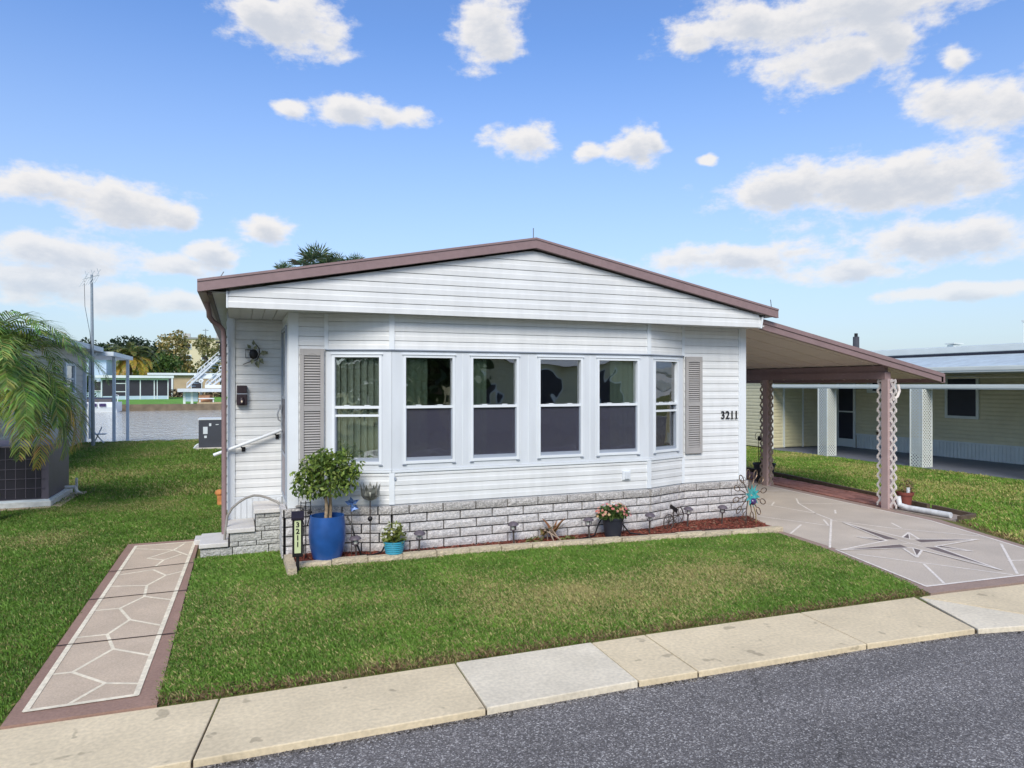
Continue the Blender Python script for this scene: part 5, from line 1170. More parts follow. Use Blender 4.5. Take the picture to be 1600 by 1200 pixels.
t = MB(); t.box(14.5, 17.2, 16.1, 20.6, 2.1, 2.16); t.build('shed_roof', M_nroof, nb)
# roofs
def eave(name, x0, x1, z0, z1, zb):
    t = MB(); t.v += [(x0, 3, z0), (x1, 3, z1), (x1, 24, z1), (x0, 24, z0), (x0, 3, z0-.03), (x1, 3, z1-.03), (x1, 24, z1-.03), (x0, 24, z0-.03)]
    t.f += [(0,1,2,3), (7,6,5,4), (0,4,5,1), (1,5,6,2), (2,6,7,3), (3,7,4,0)]; r_ = t.build(name, M_nroof, nb)
    t = MB(); t.box(x0-.04, x0-.002, 3, 24, zb, z0+.005); t.box(x0-.055, x0-.04, 3, 24, zb+.04, z0-.01); t.build('eave_fascia', M_nwhite, r_)
eave('porch_roof', 14.5, 16.95, 2.285, 2.63, 2.165); eave('main_roof', 17.05, 20.2, 2.86, 3.06, 2.675)
t = MB(); t.v += [(20.2, 3, 3.06), (22.8, 3, 2.86), (22.8, 24, 2.86), (20.2, 24, 3.06)]; t.f.append((0,1,2,3)); t.build('roof_far_slope', M_nroof, nb, fix=False)
t = MB(); t.box(17.0, 17.16, 3, 24, 2.5, 2.70); t.build('roof_gap_shade', M_ndark, nb)  # shade of the gap between the two roofs put in as a dark strip
t = MB(); t.box(14.52, 17.18, 3.0, 24, 2.17, 2.195); t.build('soffit', M_nwhite, nb)
t = MB(); t.box(17.2, 22.8, 3.9, 4, 0, 2.8); t.box(17.2, 22.8, 23.9, 24, 0, 2.8); t.box(22.7, 22.8, 3.9, 24, 0, 2.8); t.build('outer_wall', M_yel, nb)
# porch rail and lattice columns
t = MB(); t.box(14.56, 14.64, 4.0, 16.2, 1.80, 1.905); t.box(14.545, 14.56, 4.0, 16.2, 1.825, 1.885); t.build('porch_beam', M_nwhite, nb)
for y in (5.6, 8.7, 11.36, 14.1):
    t = MB(); t.box(14.6, XW, y-.03, y+.03, 1.82, 1.87); t.build('porch_joist', M_nwhite, nb)
def lattice_column(x, y):
    t = MB(); s = .15
    for dx in (-1, 1):
        for dy in (-1, 1): t.box(x+dx*s-.012, x+dx*s+.012, y+dy*s-.012, y+dy*s+.012, 0, 1.80)
    co = t.build('lattice_column', M_nwhite, nb)
    l = MB(); p = .078
    for (ax, sg) in ((0, -1), (1, -1)):
        k = -.30
        while k < 1.80:
            for dr in (1, -1):
                z0, z1 = (k, k+2*s)
                a0, b0 = -s*dr, s*dr
                # clip to 0..1.8
                if z1 <= 0 or z0 >= 1.8: continue
                f0 = max(0, (0-z0)/(z1-z0)); f1 = min(1, (1.8-z0)/(z1-z0))
                q0, q1 = a0+(b0-a0)*f0, a0+(b0-a0)*f1; zz0, zz1 = z0+(z1-z0)*f0, z0+(z1-z0)*f1
                off = .003*dr
                if ax == 0: l.bar((x+q0, y-s-off, zz0), (x+q1, y-s-off, zz1), .005, .024, (0, 1, 0)) if False else l.add([(x+q0-.018, y-s-off, zz0), (x+q0+.018, y-s-off, zz0), (x+q1+.018, y-s-off, zz1), (x+q1-.018, y-s-off, zz1)], [(0,1,2,3)])
                else: l.add([(x-s-off, y+q0-.018, zz0), (x-s-off, y+q0+.018, zz0), (x-s-off, y+q1+.018, zz1), (x-s-off, y+q1-.018, zz1)], [(0,1,2,3)])
            k += p
    stuff(l.build('lattice', M_nwhite, co, fix=False))
for y in (5.6, 8.7, 11.36, 14.1): lattice_column(14.6, y)
t = MB(); t.tube([(16.33, 12.9, 2.12), (15.7, 12.3, 2.07), (15.2, 11.9, 2.04)], .03, 6); t.build('awning_arm', pm('awning_cream', (204, 196, 178), rough=.6), nb, smooth=True)
t = MB(); t.tube([(15.3, 11.9, 2.06), (15.3, 5, 2.06)], .022, 6); t.build('awning_rail', MATS['awning_cream'], nb, smooth=True)
t = MB(); t.tube([(19.2, 12.0, 2.9), (19.2, 12.0, 3.55)], .012, 6); t.box(19.17, 19.23, 11.97, 12.03, 3.55, 3.60); t.build('vent_pipe', M_nwhite, nb)
t = MB(); t.box(19.6, 19.9, 14.2, 14.4, 3.02, 3.08); t.box(19.55, 19.95, 14.15, 14.45, 3.10, 3.13); t.build('roof_vent', M_nwhite, nb)
# pole and treetop beyond the roofs
up = thing('utility_pole', 'dark utility pole rising beyond the carport roof', 'pole', (49.8, 44.9, 0))
t = MB(); t.tube([(0,0,0),(0,0,6.05)], [.30,.26], 10); t.build('pole', pm('pole_wood', (72, 74, 82), rough=.9), up)
t = MB(); t.tube([(0,0,6.0),(0,0,6.35)], .14, 8); t.build('cap', M_black, up)
t = MB(); t.ell((-1.2, .3, 5.0),(.3,.3,.3),10,8); t.tube([(-1.2,.3,5.0),(0,0,4.9)],.05,5); t.build('lamp', M_sol, up)

# ================================================================== NEIGHBOUR ON THE LEFT
ln = wthing('grey_house', 'grey lap-sided neighbour house with white eave behind the palm', 'house', (-8, 20, 0))
M_gray = pm('grey_siding', (178, 178, 172), rough=.6, var=.06, scale=2)
M_lw = pm('bluish_white', (204, 214, 222), rough=.5, var=.05, scale=3)
stuff(lap_mesh((-4.8, 14.6), (-4.8, 26.3), (1, 0), .0, 3.0, .2).build('wall_siding', M_gray, ln))
t = MB(); t.box(-12, -4.85, 14.6, 26.3, 0, 3.0); t.build('wall', M_gray, ln)
t = MB(); t.v += [(-4.35, 14.2, 3.12), (-8.4, 14.2, 3.75), (-8.4, 26.9, 3.75), (-4.35, 26.9, 3.12), (-4.35, 14.2, 3.06), (-8.4, 14.2, 3.66), (-8.4, 26.9, 3.66), (-4.35, 26.9, 3.06)]; t.f += [(3,2,1,0), (4,5,6,7), (0,1,5,4), (2,3,7,6), (0,4,7,3)]
lr = t.build('roof', M_lw, ln); t = MB(); t.v += [(-8.4, 14.2, 3.75), (-12.5, 14.2, 3.12), (-12.5, 26.9, 3.12), (-8.4, 26.9, 3.75)]; t.f.append((0,1,2,3)); t.build('roof_far_slope', M_lw, lr, fix=False)
t = MB(); t.box(-4.36, -4.30, 14.2, 26.9, 3.0, 3.15); t.build('eave_fascia', M_lw, lr)
t = MB(); t.box(-4.85, -4.36, 14.2, 26.9, 3.0, 3.02); t.build('soffit', M_gray, ln)
t = MB(); t.box(-4.78, -4.72, 23.55, 23.70, 1.6, 2.55); t.box(-4.78, -4.72, 24.75, 24.9, 1.6, 2.55); t.box(-4.78, -4.72, 23.7, 24.75, 2.47, 2.55); t.box(-4.78, -4.72, 23.7, 24.75, 1.6, 1.68); lw_ = t.build('window', M_lw, ln)
t = MB(); t.box(-4.775, -4.765, 23.7, 24.75, 1.68, 2.47); t.build('pane', M_glass, lw_)
t = MB(); t.box(-4.774, -4.74, 23.7, 24.75, 2.05, 2.09); t.build('meeting_rail', M_lw, lw_)
for y in (26.25,):
    t = MB(); t.box(-4.82, -4.70, y, y+.14, 0, 3.0); t.build('corner_trim', M_lw, ln)
t = MB(); t.tube([(-4.45, 26.6, 2.98), (-4.6, 26.55, 2.8), (-4.62, 26.5, 2.6), (-4.62, 26.5, .1)], .05, 8); t.build('downspout', M_lw, ln, smooth=True)
# rear porch
t = MB(); t.box(-9, -4.0, 26.9, 31.5, 2.88, 3.02); t.build('porch_roof', M_lw, ln)
for (x, y) in ((-4.15, 28.0), (-4.15, 31.2), (-6.5, 31.2)):
    t = MB(); t.box(x-.05, x+.05, y-.05, y+.05, -.6, 2.88); t.build('porch_post', M_lw, ln)
an = wthing('antenna_mast', 'tall grey television antenna mast beside the grey house', 'antenna', (-4.26, 24.65, 0))
M_galv = pm('galvanised', (142, 152, 158), rough=.45, metal=.4, var=.1, scale=10)
t = MB(); t.tube([(-4.22, 24.65, 0), (-4.24, 24.65, 2.6), (-4.26, 24.65, 5.30)], [.055, .05, .035], 8); t.build('mast', M_galv, an, smooth=True)
t = MB(); t.tube([(-4.50, 24.65, 5.15), (-4.05, 24.65, 5.31)], .014, 5); t.build('boom', M_galv, an)
for i in range(6):
    f = i/5; c = Vector((-4.48+.40*f, 24.65, 5.16+.14*f)); t = MB(); t.tube([c+Vector((-.09, -.1, -.26)), c+Vector((.02, 0, .0)), c+Vector((-.05 if i % 2 else .12, .1, .22))], .012, 4); t.build('element', M_galv, an)
t = MB(); t.tube([(-4.45,24.6,5.1),(-4.43,24.6,4.3),(-4.3,24.6,3.5),(-4.27,24.6,3.1)], .008, 4); t.build('cable', M_black, an)
fc = MB(); fc.tube([(-4.35,25.5,.0),(-4.1,25.4,.55)],.02,5); fc.tube([(-4.05,25.5,.0),(-4.4,25.4,.5)],.02,5); fc.box(-4.45,-4.0,25.3,25.6,.30,.33); fc.tube([(-4.40,25.55,.33),(-4.5,25.6,.75)],.018,5)
tag(fc.build('folding_chair', M_lw), 'small white folding chair at the canal end of the lawn', 'chair')
# big dark air handler in front
ac = wthing('condenser_unit', 'large dark brown louvred condenser unit on a white pad under the palm', 'air conditioner', (-3.5, 13.3, 0))
M_acd = pm('ac_dark', (40, 38, 48), rough=.5, var=.12, scale=4)
M_acl = pm('ac_side', (98, 92, 104), rough=.5, var=.08, scale=3)
t = MB(); t.box(-4.9, -2.72, 12.58, 14.1, .0, .10); t.build('pad', pm('white_pad', (198, 202, 202), rough=.8, var=.08, scale=5, sc2=(14, .1)), ac, bevel=.01)
t = MB(); t.box(-4.85, -2.76, 12.62, 14.0, .13, .96); acb = t.build('cabinet', M_acl, ac, bevel=.01)
for i in range(15):
    x = -4.75+i*.13; t = MB(); t.box(x, x+.008, 12.604, 12.62, .16, .93); t.build('grille_bar', M_acl, acb)
t = MB(); t.box(-4.83, -2.86, 12.61, 12.619, .15, .94); t.build('front_coil', M_acd, acb)
for z in (.30, .45, .60, .75):
    t = MB(); t.box(-4.83, -2.80, 12.596, 12.604, z, z+.008); t.build('grille_wire', M_acl, acb)
t = MB(); t.box(-2.80, -2.755, 12.60, 12.64, .11, .96); t.build('corner_post', M_acl, acb)
t = MB(); t.box(-4.9, -2.74, 12.59, 14.05, .10, .13); t.build('base_rail', M_lw, ac)
t = MB(); t.tube([(-2.72,13.5,.18),(-2.58,13.5,.18),(-2.55,13.5,.10),(-2.55,13.7,.05)], .03, 8); t.tube([(-2.6,13.75,.03),(-2.6,13.75,.30)], .022, 6); t.build('pipe', MATS['white_pvc'], ac, smooth=True)
M_pvs = pm('paving_stone', (190, 172, 148), rough=.9, var=.12, scale=10, rand=.15, bump=.4)
for i in range(8):
    t = MB(); x = -5.0+i*.29
    t.box(x, x+.27, 12.46, 12.57, -.02, .02); t.build('paver', M_pvs, ac)
for i in range(5):
    t = MB(); y = 12.55+i*.31; t.box(-2.71, -2.58+(.08 if i == 4 else 0), y, y+.29, -.02, .02); t.build('paver', M_pvs, ac)
cu = wthing('heat_pump', 'charcoal square heat pump at the rear left corner of the home', 'air conditioner', (-.8, 22.5, 0))
t = MB(); t.box(-1.12, -.40, 22.2, 22.95, .05, .86); cb = t.build('cabinet', pm('charcoal', (66, 70, 80), rough=.45, var=.06), cu, bevel=.02)
t = MB(); t.box(-1.14, -.38, 22.18, 22.97, .86, .90); t.build('top', M_lw, cu)
t = MB(); t.box(-1.0, -.88, 22.19, 22.199, .45, .66); t.build('label_plate', M_lw, cb)
t = MB(); t.box(-.84, -.78, 22.19, 22.199, .68, .76); t.build('badge', M_lw, cb)
t = MB(); t.box(-.66, -.58, 22.19, 22.199, .71, .73); t.build('badge', M_lw, cb)
t = MB(); t.box(-.97, -.90, 22.19, 22.199, .33, .40); t.build('badge', M_lw, cb)
t = MB(); t.box(-1.2, -.35, 22.1, 23.05, -.02, .05); t.build('pad', M_step, cu)
t = MB(); t.tube([(-1.12,22.3,.15),(-1.2,22.3,.1),(-1.25,22.3,.02)], .03, 6); t.build('pipe', M_lw, cu)
# stepping stone and orange leaf at the home's edge
sst = MB().box(-.50, -.40, 8.93, 9.2, 0, .07); tag(sst.build('concrete_block', M_step, bevel=.01), 'pale concrete splash block left of the entry steps', 'block')
lb = MB(); lb.box(-.33,-.26,11.76,11.84,0,.16); lb.ell((-.30,11.8,.20),(.065,.06,.055),10,7); tag(lb.build('garden_ornament', pm('orange_clay', (190, 128, 76), rough=.7, var=.25, scale=14)), 'small orange clay ornament on the grass behind the downspout', 'ornament')
# ================================================================== PALMS
M_frond = attr_mat('palm_fronds', .45, .3, .45)
def frond(parent, base, az_, el_, length, droop, nl, ll, cols, seed, lw=.016, vee=.5, name='frond'):
    """one pinnate frond: arching rachis with two rows of folded leaflets"""
    r = random.Random(seed); pts = []; p = Vector(base); e = el_; n = 14
    for i in range(n+1):
        pts.append(p.copy()); d = Vector((math.cos(e)*math.cos(az_), math.cos(e)*math.sin(az_), math.sin(e))); p = p+d*length/n; e -= droop/n*(1+1.2*i/n)
    V = []; F = []; T = []
    c0 = cols[0]
    side0 = Vector((-math.sin(az_), math.cos(az_), 0))
    for i in range(n):
        w_ = .012*(1-i/n)+.003; a, b = pts[i], pts[i+1]; k = len(V)
        V += [tuple(a-side0*w_), tuple(a+side0*w_), tuple(b+side0*w_), tuple(b-side0*w_)]; F += [(k, k+1, k+2), (k, k+2, k+3)]; T += [(.22, .24, .07)]*4
    for j in range(nl):
        f = .10+.90*j/(nl-1); x = f*n; i = min(int(x), n-1); q = pts[i].lerp(pts[i+1], x-i); d = (pts[i+1]-pts[i]).normalized(); up = side0.cross(d).normalized()*-1
        L_ = ll*(math.sin(math.pi*min(1, .12+f*.86))**.6)*r.uniform(.8, 1.12)
        for s in (-1, 1):
            dirv = (side0*s*.85+d*(.55+.5*f)+up*vee*.35*r.uniform(.3, 1.2)).normalized(); dirv2 = (dirv+Vector((0, 0, -.65*r.uniform(.6, 1.4)))).normalized()
            a = q; b = q+dirv*L_*.55; c = b+dirv2*L_*.45; wv = dirv.cross(up).normalized()*lw*.5
            k = len(V); V += [tuple(a-wv*.6), tuple(a+wv*.6), tuple(b+wv), tuple(b-wv), tuple(c)]
            F += [(k, k+1, k+2), (k, k+2, k+3), (k+3, k+2, k+4)]
            t = r.random(); m = min(len(cols)-2, int(t*(len(cols)-1))); g = t*(len(cols)-1)-m
            cc = [(cols[m][z]*(1-g)+cols[m+1][z]*g)*r.uniform(.75, 1.25) for z in range(3)]
            T += [tuple(cc)]*5
    return np_mesh(name, np.array(V), np.array(F), M_frond, np.array(T), parent)
GP = [(.07,.14,.032), (.19,.30,.06), (.36,.45,.13)]; YP = [(.20,.22,.05), (.42,.34,.07), (.52,.40,.09)]; GYP = [(.09,.15,.03), (.22,.28,.07), (.38,.38,.11)]
M_ptrunk = pm('palm_trunk', (112, 96, 80), rough=.95, var=.3, scale=14, bump=1, bscale=25)
def rings(mb, x, y, z0, z1, r0, r1, lean=(0, 0), n=12):
    pts = []; rs = []
    k = max(6, int((z1-z0)/.12))
    for i in range(k+1):
        f = i/k; pts.append((x+lean[0]*f, y+lean[1]*f, z0+(z1-z0)*f)); rs.append((r0+(r1-r0)*f)*(1.08 if i % 2 else .94))
    mb.tube(pts, rs, n)
pl = thing('date_palm', 'bushy green palm with arching feathery fronds at left edge', 'palm tree', (-3.22, 11.6, 0))
t = MB(); rings(t, 0, 0, 0, 1.92, .10, .085); t.build('trunk', M_ptrunk, pl, smooth=True)
rp = random.Random(5)
specs = []
for k in range(40):
    a = rp.uniform(-math.pi, math.pi); e = rp.choice([R(80), R(65), R(50), R(35), R(18), R(5)])+rp.uniform(-.12, .12)
    specs.append((a, e))
specs += [(R(-20), R(55)), (R(-5), R(40)), (R(20), R(20)), (R(-35), R(12)), (R(-10), R(5)), (R(-50), R(30)), (R(10), R(62)), (R(-70), R(20)), (R(-25), R(25)), (R(-15), R(-10)), (R(-40), R(-15)), (R(5), R(-5)), (R(-60), R(0))]
for k, (a, e) in enumerate(specs):
    low = e < R(8); ln_ = rp.uniform(1.5, 1.9)*(1.02 if low else 1)
    frond(pl, (rp.uniform(-.04,.04), rp.uniform(-.04,.04), 1.98+rp.uniform(-.05,.1)), a, e+.1, ln_, R(80)+rp.uniform(-.15,.4), 40, .40, (YP if (low and k % 5 == 0) else GYP if (low and k % 2 == 0) else GP), 100+k, .021)
def far_palm(name, label, loc, h, fl_, nf, seed, cols, lowcols=None, tr=.16, group=None, el_lo=-10):
    p = thing(name, label, 'palm tree', loc, 0, group); t = MB(); rings(t, 0, 0, -.2, h, tr*1.2, tr); t.build('trunk', M_ptrunk, p, smooth=True); r = random.Random(seed)
    for k in range(nf):
        e = R(el_lo)+(R(80)-R(el_lo))*((k+.5)/nf); a = k*2.4+r.uniform(-.3, .3); low = k < nf*.45
        frond(p, (0, 0, h), a, e, fl_*r.uniform(.85, 1.1), R(75), 26, fl_*.20, lowcols if (low and lowcols) else cols, seed*50+k, fl_*.026)
    return p
DGP = [(.04,.075,.035), (.08,.13,.055), (.15,.20,.09)]
# fan palms whose heads show over the roof ridge
def fan_palm(loc, h, r_, label, seed):
    p = thing('fan_palm', label, 'palm tree', loc, 0, 'fan palms behind the home'); t = MB(); rings(t, 0, 0, -.2, h, .15, .12); t.build('trunk', M_ptrunk, p, smooth=True); r = random.Random(seed)
    for k in range(14):
        a = k*2.4; e = R(-25)+R(110)*((k+.5)/14); d = Vector((math.cos(e)*math.cos(a), math.cos(e)*math.sin(a), math.sin(e))); hub = Vector((0, 0, h))+d*r_*.42
        s = Vector((-math.sin(a), math.cos(a), 0)); u = s.cross(d)*-1; V = []; F = []; T = []
        V += [tuple(Vector((0, 0, h))-s*.012), tuple(Vector((0, 0, h))+s*.012), tuple(hub)]; F.append((0, 1, 2)); T += [(.08, .10, .03)]*3
        for j in range(17):
            q = R(-125)+R(250)*j/16; v = (d*math.cos(q)+s*math.sin(q)+u*.18).normalized(); L_ = r_*.58*r.uniform(.85, 1.08); w_ = s.cross(v).normalized() if abs(s.dot(v)) < .95 else u
            w_ = v.cross(u).normalized()*r_*.022; tip = hub+v*L_+Vector((0, 0, -.12*r_*r.random())); m_ = hub+v*L_*.6; k0 = len(V)
            V += [tuple(hub), tuple(m_-w_), tuple(tip), tuple(m_+w_)]; F += [(k0, k0+1, k0+2), (k0, k0+2, k0+3)]
            c = r.choice(DGP); T += [tuple(x*r.uniform(.8, 1.3) for x in c)]*4
        np_mesh('fan_leaf', np.array(V), np.array(F), M_frond, np.array(T), p)
fan_palm((3.35, 34.0, -.0), 7.42, 1.45, 'tallest fan palm peeking over the left roof slope', 1)
fan_palm((4.35, 34.5, -.0), 7.55, .95, 'fan palm just right of the tallest one over the roof', 2)
fan_palm((5.60, 36.5, -.0), 7.95, .95, 'rightmost fan palm behind the left roof slope', 3)
fan_palm((2.15, 37.5, -.0), 7.55, .9, 'leftmost fan palm barely clearing the roof edge', 4)

# ================================================================== FAR BANK
far_palm('date_palm', 'yellowing date palm behind the screened porch across the canal', (-16.3, 124.6, 0), 5.7, 5.2, 60, 6, [(.06,.10,.03),(.14,.17,.05),(.25,.24,.07)], [(.36,.26,.05),(.50,.36,.06)], .35)
M_bw = pm('far_white', (214, 222, 228), rough=.6, var=.05, scale=1)
M_bblue = pm('pale_blue', (176, 196, 214), rough=.6, var=.06, scale=1)
M_bdark = pm('dark_screen', (52, 50, 60), rough=.5, var=.15, scale=.8)
M_btan = pm('tan_stucco', (180, 160, 132), rough=.8, var=.08, scale=.8)
def far_house(name, label, o, d, L_, dep_, h, bays, roofm, wallm, overhang=.5, door_at=None):
    """o: left front corner (xy), d: unit direction along the front; bays: list of (u0,u1,kind)"""
    hs_ = wthing(name, label, 'house', (o[0], o[1], 0)); d = Vector(d).normalized(); n = Vector((d.y, -d.x))
    t = MB(); lbox(t, o, d, n, 0, L_, -dep_, -.12, 0, h); t.build('wall', wallm, hs_)
    t = MB(); lbox(t, o, d, n, -overhang, L_+overhang, -dep_-overhang, overhang, h, h+.32); t.build('roof', roofm, hs_)
    for (u0, u1, z0, z1, kind) in bays:
        t = MB()
        if kind == 'screen':
            lbox(t, o, d, n, u0, u1, -.10, -.02, z0, z1); t.build('screen', M_bdark, hs_)
        elif kind == 'kick':
            lbox(t, o, d, n, u0, u1, -.10, .0, z0, z1); t.build('kick_panel', M_bblue, hs_)
        elif kind == 'post':
            lbox(t, o, d, n, u0, u1, -.10, .03, z0, z1); t.build('post', M_bw, hs_)
        elif kind == 'rail':
            lbox(t, o, d, n, u0, u1, -.10, .02, z0, z1); t.build('rail', M_bw, hs_)
        elif kind == 'window':
            lbox(t, o, d, n, u0, u1, -.11, .03, z0, z1); f = t.build('window', M_bw, hs_)
            t = MB(); lbox(t, o, d, n, u0+.12, u1-.12, .03, .05, z0+.12, z1-.12); t.build('pane', M_bdark, f)
    return hs_
# screened porch house (runs obliquely away from the water)
B = [(0.2, 7.6, .0, .45, 'kick'), (.2, 7.6, .45, 2.5, 'screen'), (.0, .12, 0, 2.7, 'post'), (1.45, 1.57, 0, 2.7, 'post'), (2.7, 2.85, 0, 2.7, 'post'), (4.3, 4.42, 0, 2.7, 'post'), (5.9, 6.02, 0, 2.7, 'post'), (6.25, 6.35, 0, 2.7, 'post'), (7.5, 7.62, 0, 2.7, 'post'), (1.57, 2.7, .95, 1.05, 'rail'), (1.57, 2.7, 2.0, 2.1, 'rail'), (0, 7.6, 2.5, 2.7, 'rail')]
far_house('screen_porch_house', 'white house with long dark screened porch across the canal', (-16.2, 99.5), (7.4, 1.2), 7.6, 8, 2.75, B, M_bw, M_bw, .6)
far_house('white_house', 'taller white house behind the screened porch', (-26, 108), (1, .05), 9, 8, 5.4, [(1, 3, 1, 2.4, 'window'), (7, 8.6, 1, 2.4, 'window')], M_bw, M_bblue, .5)
far_house('tan_house', 'low tan house with small white window beyond the far lawn', (-12.4, 117), (1, 0), 9.5, 8, 3.35, [(.2, 1.6, .3, 3.1, 'screen'), (1.6, 1.8, 0, 3.3, 'post'), (1.8, 2.7, .3, 3.1, 'screen'), (2.7, 2.95, 0, 3.3, 'post'), (5.4, 7.0, 1.2, 2.5, 'window')], M_bw, M_btan, .5)
far_house('pale_house', 'pale green low house right of the tan house', (-2.6, 116), (1, 0), 14, 8, 3.3, [(2, 3.6, 1.2, 2.4, 'window')], M_bw, pm('pale_green', (196, 204, 190), rough=.7), .5)
# apartment block
ap = wthing('apartment_building', 'flat-roofed cream apartment block far behind the trees', 'building', (-6, 222, 0))
M_apt = pm('cream_stucco', (206, 194, 166), rough=.8, var=.05, scale=.3)
t = MB(); t.box(-21, 16, 222, 240, 0, 15.2); t.build('wall', M_apt, ap)
t = MB(); t.box(-21.3, 16.3, 221.7, 240.3, 15.2, 15.7); t.build('parapet', pm('grey_parapet', (140, 140, 140), rough=.8), ap)
for i in range(8):
    for z in (2.2, 5.6, 9.0, 12.2):
        t = MB(); t.box(-19.5+i*4.5, -17.6+i*4.5, 221.85, 222.0, z, z+1.6); wd = t.build('window', M_bw, ap)
        t = MB(); t.box(-19.3+i*4.5, -17.8+i*4.5, 221.8, 221.85, z+.2, z+1.4); t.build('pane', M_bdark, wd)
for (x, w2, h2) in ((-15.5, 1.9, 1.3), (-11, .4, 1.2), (-6.5, 1.3, 1.3), (2, 1.5, 1.2)):
    t = MB(); t.box(x, x+w2, 225, 226.5, 15.6, 15.7+h2); t.build('rooftop_unit', M_gray, ap)
t = MB(); t.tube([(-9.5, 226, 15.7), (-9.5, 226, 18.6)], .12, 6); t.tube([(-10.3, 226, 18.2), (-8.7, 226, 18.2)], .12, 5); t.build('roof_antenna', M_galv, ap)
# trees
def tree(name, label, loc, h, rad, n, size, cols, seed, trunk=.3, group='trees across the canal', low=.35):
    tr_ = thing(name, label, 'tree', loc, 0, group); r = random.Random(seed); t = MB(); t.tube([(0,0,-.2),(.1,0,h*.3),(-.1,.1,h*.6),(0,0,h*.85)], [trunk, trunk*.8, trunk*.5, trunk*.15], 8)
    bl_ = []
    for k in range(13):
        a = r.uniform(0, 6.28); z = h*r.uniform(low, .92); rr = rad*r.uniform(.2, .75)*(1.05-.5*max(0, z/h-.5)); q = rad*r.uniform(.28, .48)
        c = (math.cos(a)*rr, math.sin(a)*rr, z); bl_.append((c, (q, q, q*.8)))
        t.tube([(0, 0, h*.35), (c[0]*.5, c[1]*.5, h*.35+(z-h*.35)*.6), c], [trunk*.3, trunk*.2, trunk*.06], 5)
    t.build('trunk', M_ptrunk, tr_, smooth=True)
    leaf_cloud('crown', bl_, n, size, cols, tr_, seed, inner=.15, aspect=.6)
    return tr_
tree('autumn_tree', 'tall tree with orange-brown turning leaves before the apartment block', (-11.6, 150, 0), 12.2, 4.2, 2200, .55, [(.14,.17,.06),(.28,.23,.08),(.42,.30,.10)], 31)
tree('olive_tree', 'olive green tree right of the orange-brown one', (-6.0, 152, 0), 12.4, 3.6, 1500, .55, [(.12,.15,.06),(.24,.24,.09),(.34,.29,.12)], 32)
tree('olive_tree', 'sparse brownish tree beside the white stair tower', (-1.0, 150, 0), 10.6, 2.6, 700, .5, [(.12,.13,.06),(.24,.20,.10),(.3,.24,.14)], 33)
tree('green_tree', 'low bright green tree behind the tan house', (-12.5, 138, 0), 7.2, 4.5, 2600, .6, [(.03,.07,.02),(.08,.14,.03),(.13,.2,.05)], 34, low=.25)
tree('dark_tree', 'broad dark evergreen tree behind the yellowing palm', (-19.0, 160, 0), 10.4, 7.5, 3600, .7, [(.018,.035,.02),(.035,.06,.03),(.06,.09,.045)], 35)
tree('dark_tree', 'second dark evergreen tree left of the yellowing palm', (-27, 158, 0), 10.0, 6.5, 3000, .7, [(.018,.035,.02),(.035,.06,.03),(.06,.09,.045)], 36)
tree('dark_tree', 'dark green treetop above the neighbour roof at right edge', (66, 40.5, 0), 7.3, 3.2, 1800, .35, [(.02,.05,.02),(.05,.09,.03)], 37, group=None)
tree('dark_tree', 'dark tree rising behind the grey house roof', (-16.5, 62, 0), 5.4, 4.6, 2200, .32, [(.02,.04,.02),(.05,.08,.03)], 38, group=None)
tree('mangrove_bush', 'leafy green bush on the far bank beside the boat', (-15.0, 82, 0), 3.0, 1.9, 900, .3, [(.03,.06,.02),(.08,.12,.03)], 39, trunk=.12, group=None, low=.2)
for (x, lab) in ((-6.9, 'dark red shrub under the tan house window'), (-3.6, 'dark shrub at the right end of the tan house'), (-9.2, 'low dark shrub at the left of the tan house wall')):
    b_ = thing('shrub', lab, 'shrub', (x, 113.5, 0), 0, 'shrubs along the tan house')
    leaf_cloud('foliage', [((0,0,.6),(1.2,.8,.7)), ((.9,0,.4),(.8,.7,.5)), ((-.9,0,.5),(.8,.7,.6))], 500, .28, [(.03,.02,.02),(.08,.05,.04),(.10,.10,.04)], b_, int(x*-10))
    t = MB(); t.tube([(0,0,-.1),(0,0,.5)], .06, 5); t.build('stem', M_ptrunk, b_)
# pontoon boat
bo = wthing('pontoon_boat', 'white boat with dark cover moored at the far seawall', 'boat', (-11.3, 70.3, -.5))
M_hull = pm('hull_white', (226, 232, 238), rough=.35, var=.04, scale=2)
t = MB(); t.prof((-13.6, 71.3), (-10.2, 70.4), (-.26, -.97), [(-1.0, -.45), (.0, -.6), (.25, -.1), (.3, .35), (-1.0, .35)]); hb = t.build('hull', M_hull, bo)
t = MB(); t.prof((-13.5, 71.2), (-10.6, 70.45), (-.26, -.97), [(-.9, .36), (.15, .36), (.05, .62), (-.6, .75), (-.9, .62)]); t.build('cover', M_bdark, bo)
for i in range(3):
    a = Vector((-13.0+i*.75, 71.1-i*.2)); t = MB(); lbox(t, a, (.966, -.259), (-.26, -.97), 0, .55, .30, .325, -.05, .22); t.build('hull_panel', pm('boat_purple', (62, 50, 92), rough=.4), hb)
t = MB(); t.tube([(-10.2, 70.5, .35), (-10.1, 70.5, .95), (-10.5, 70.6, 1.0)], .04, 5); t.build('rail', M_bw, bo)
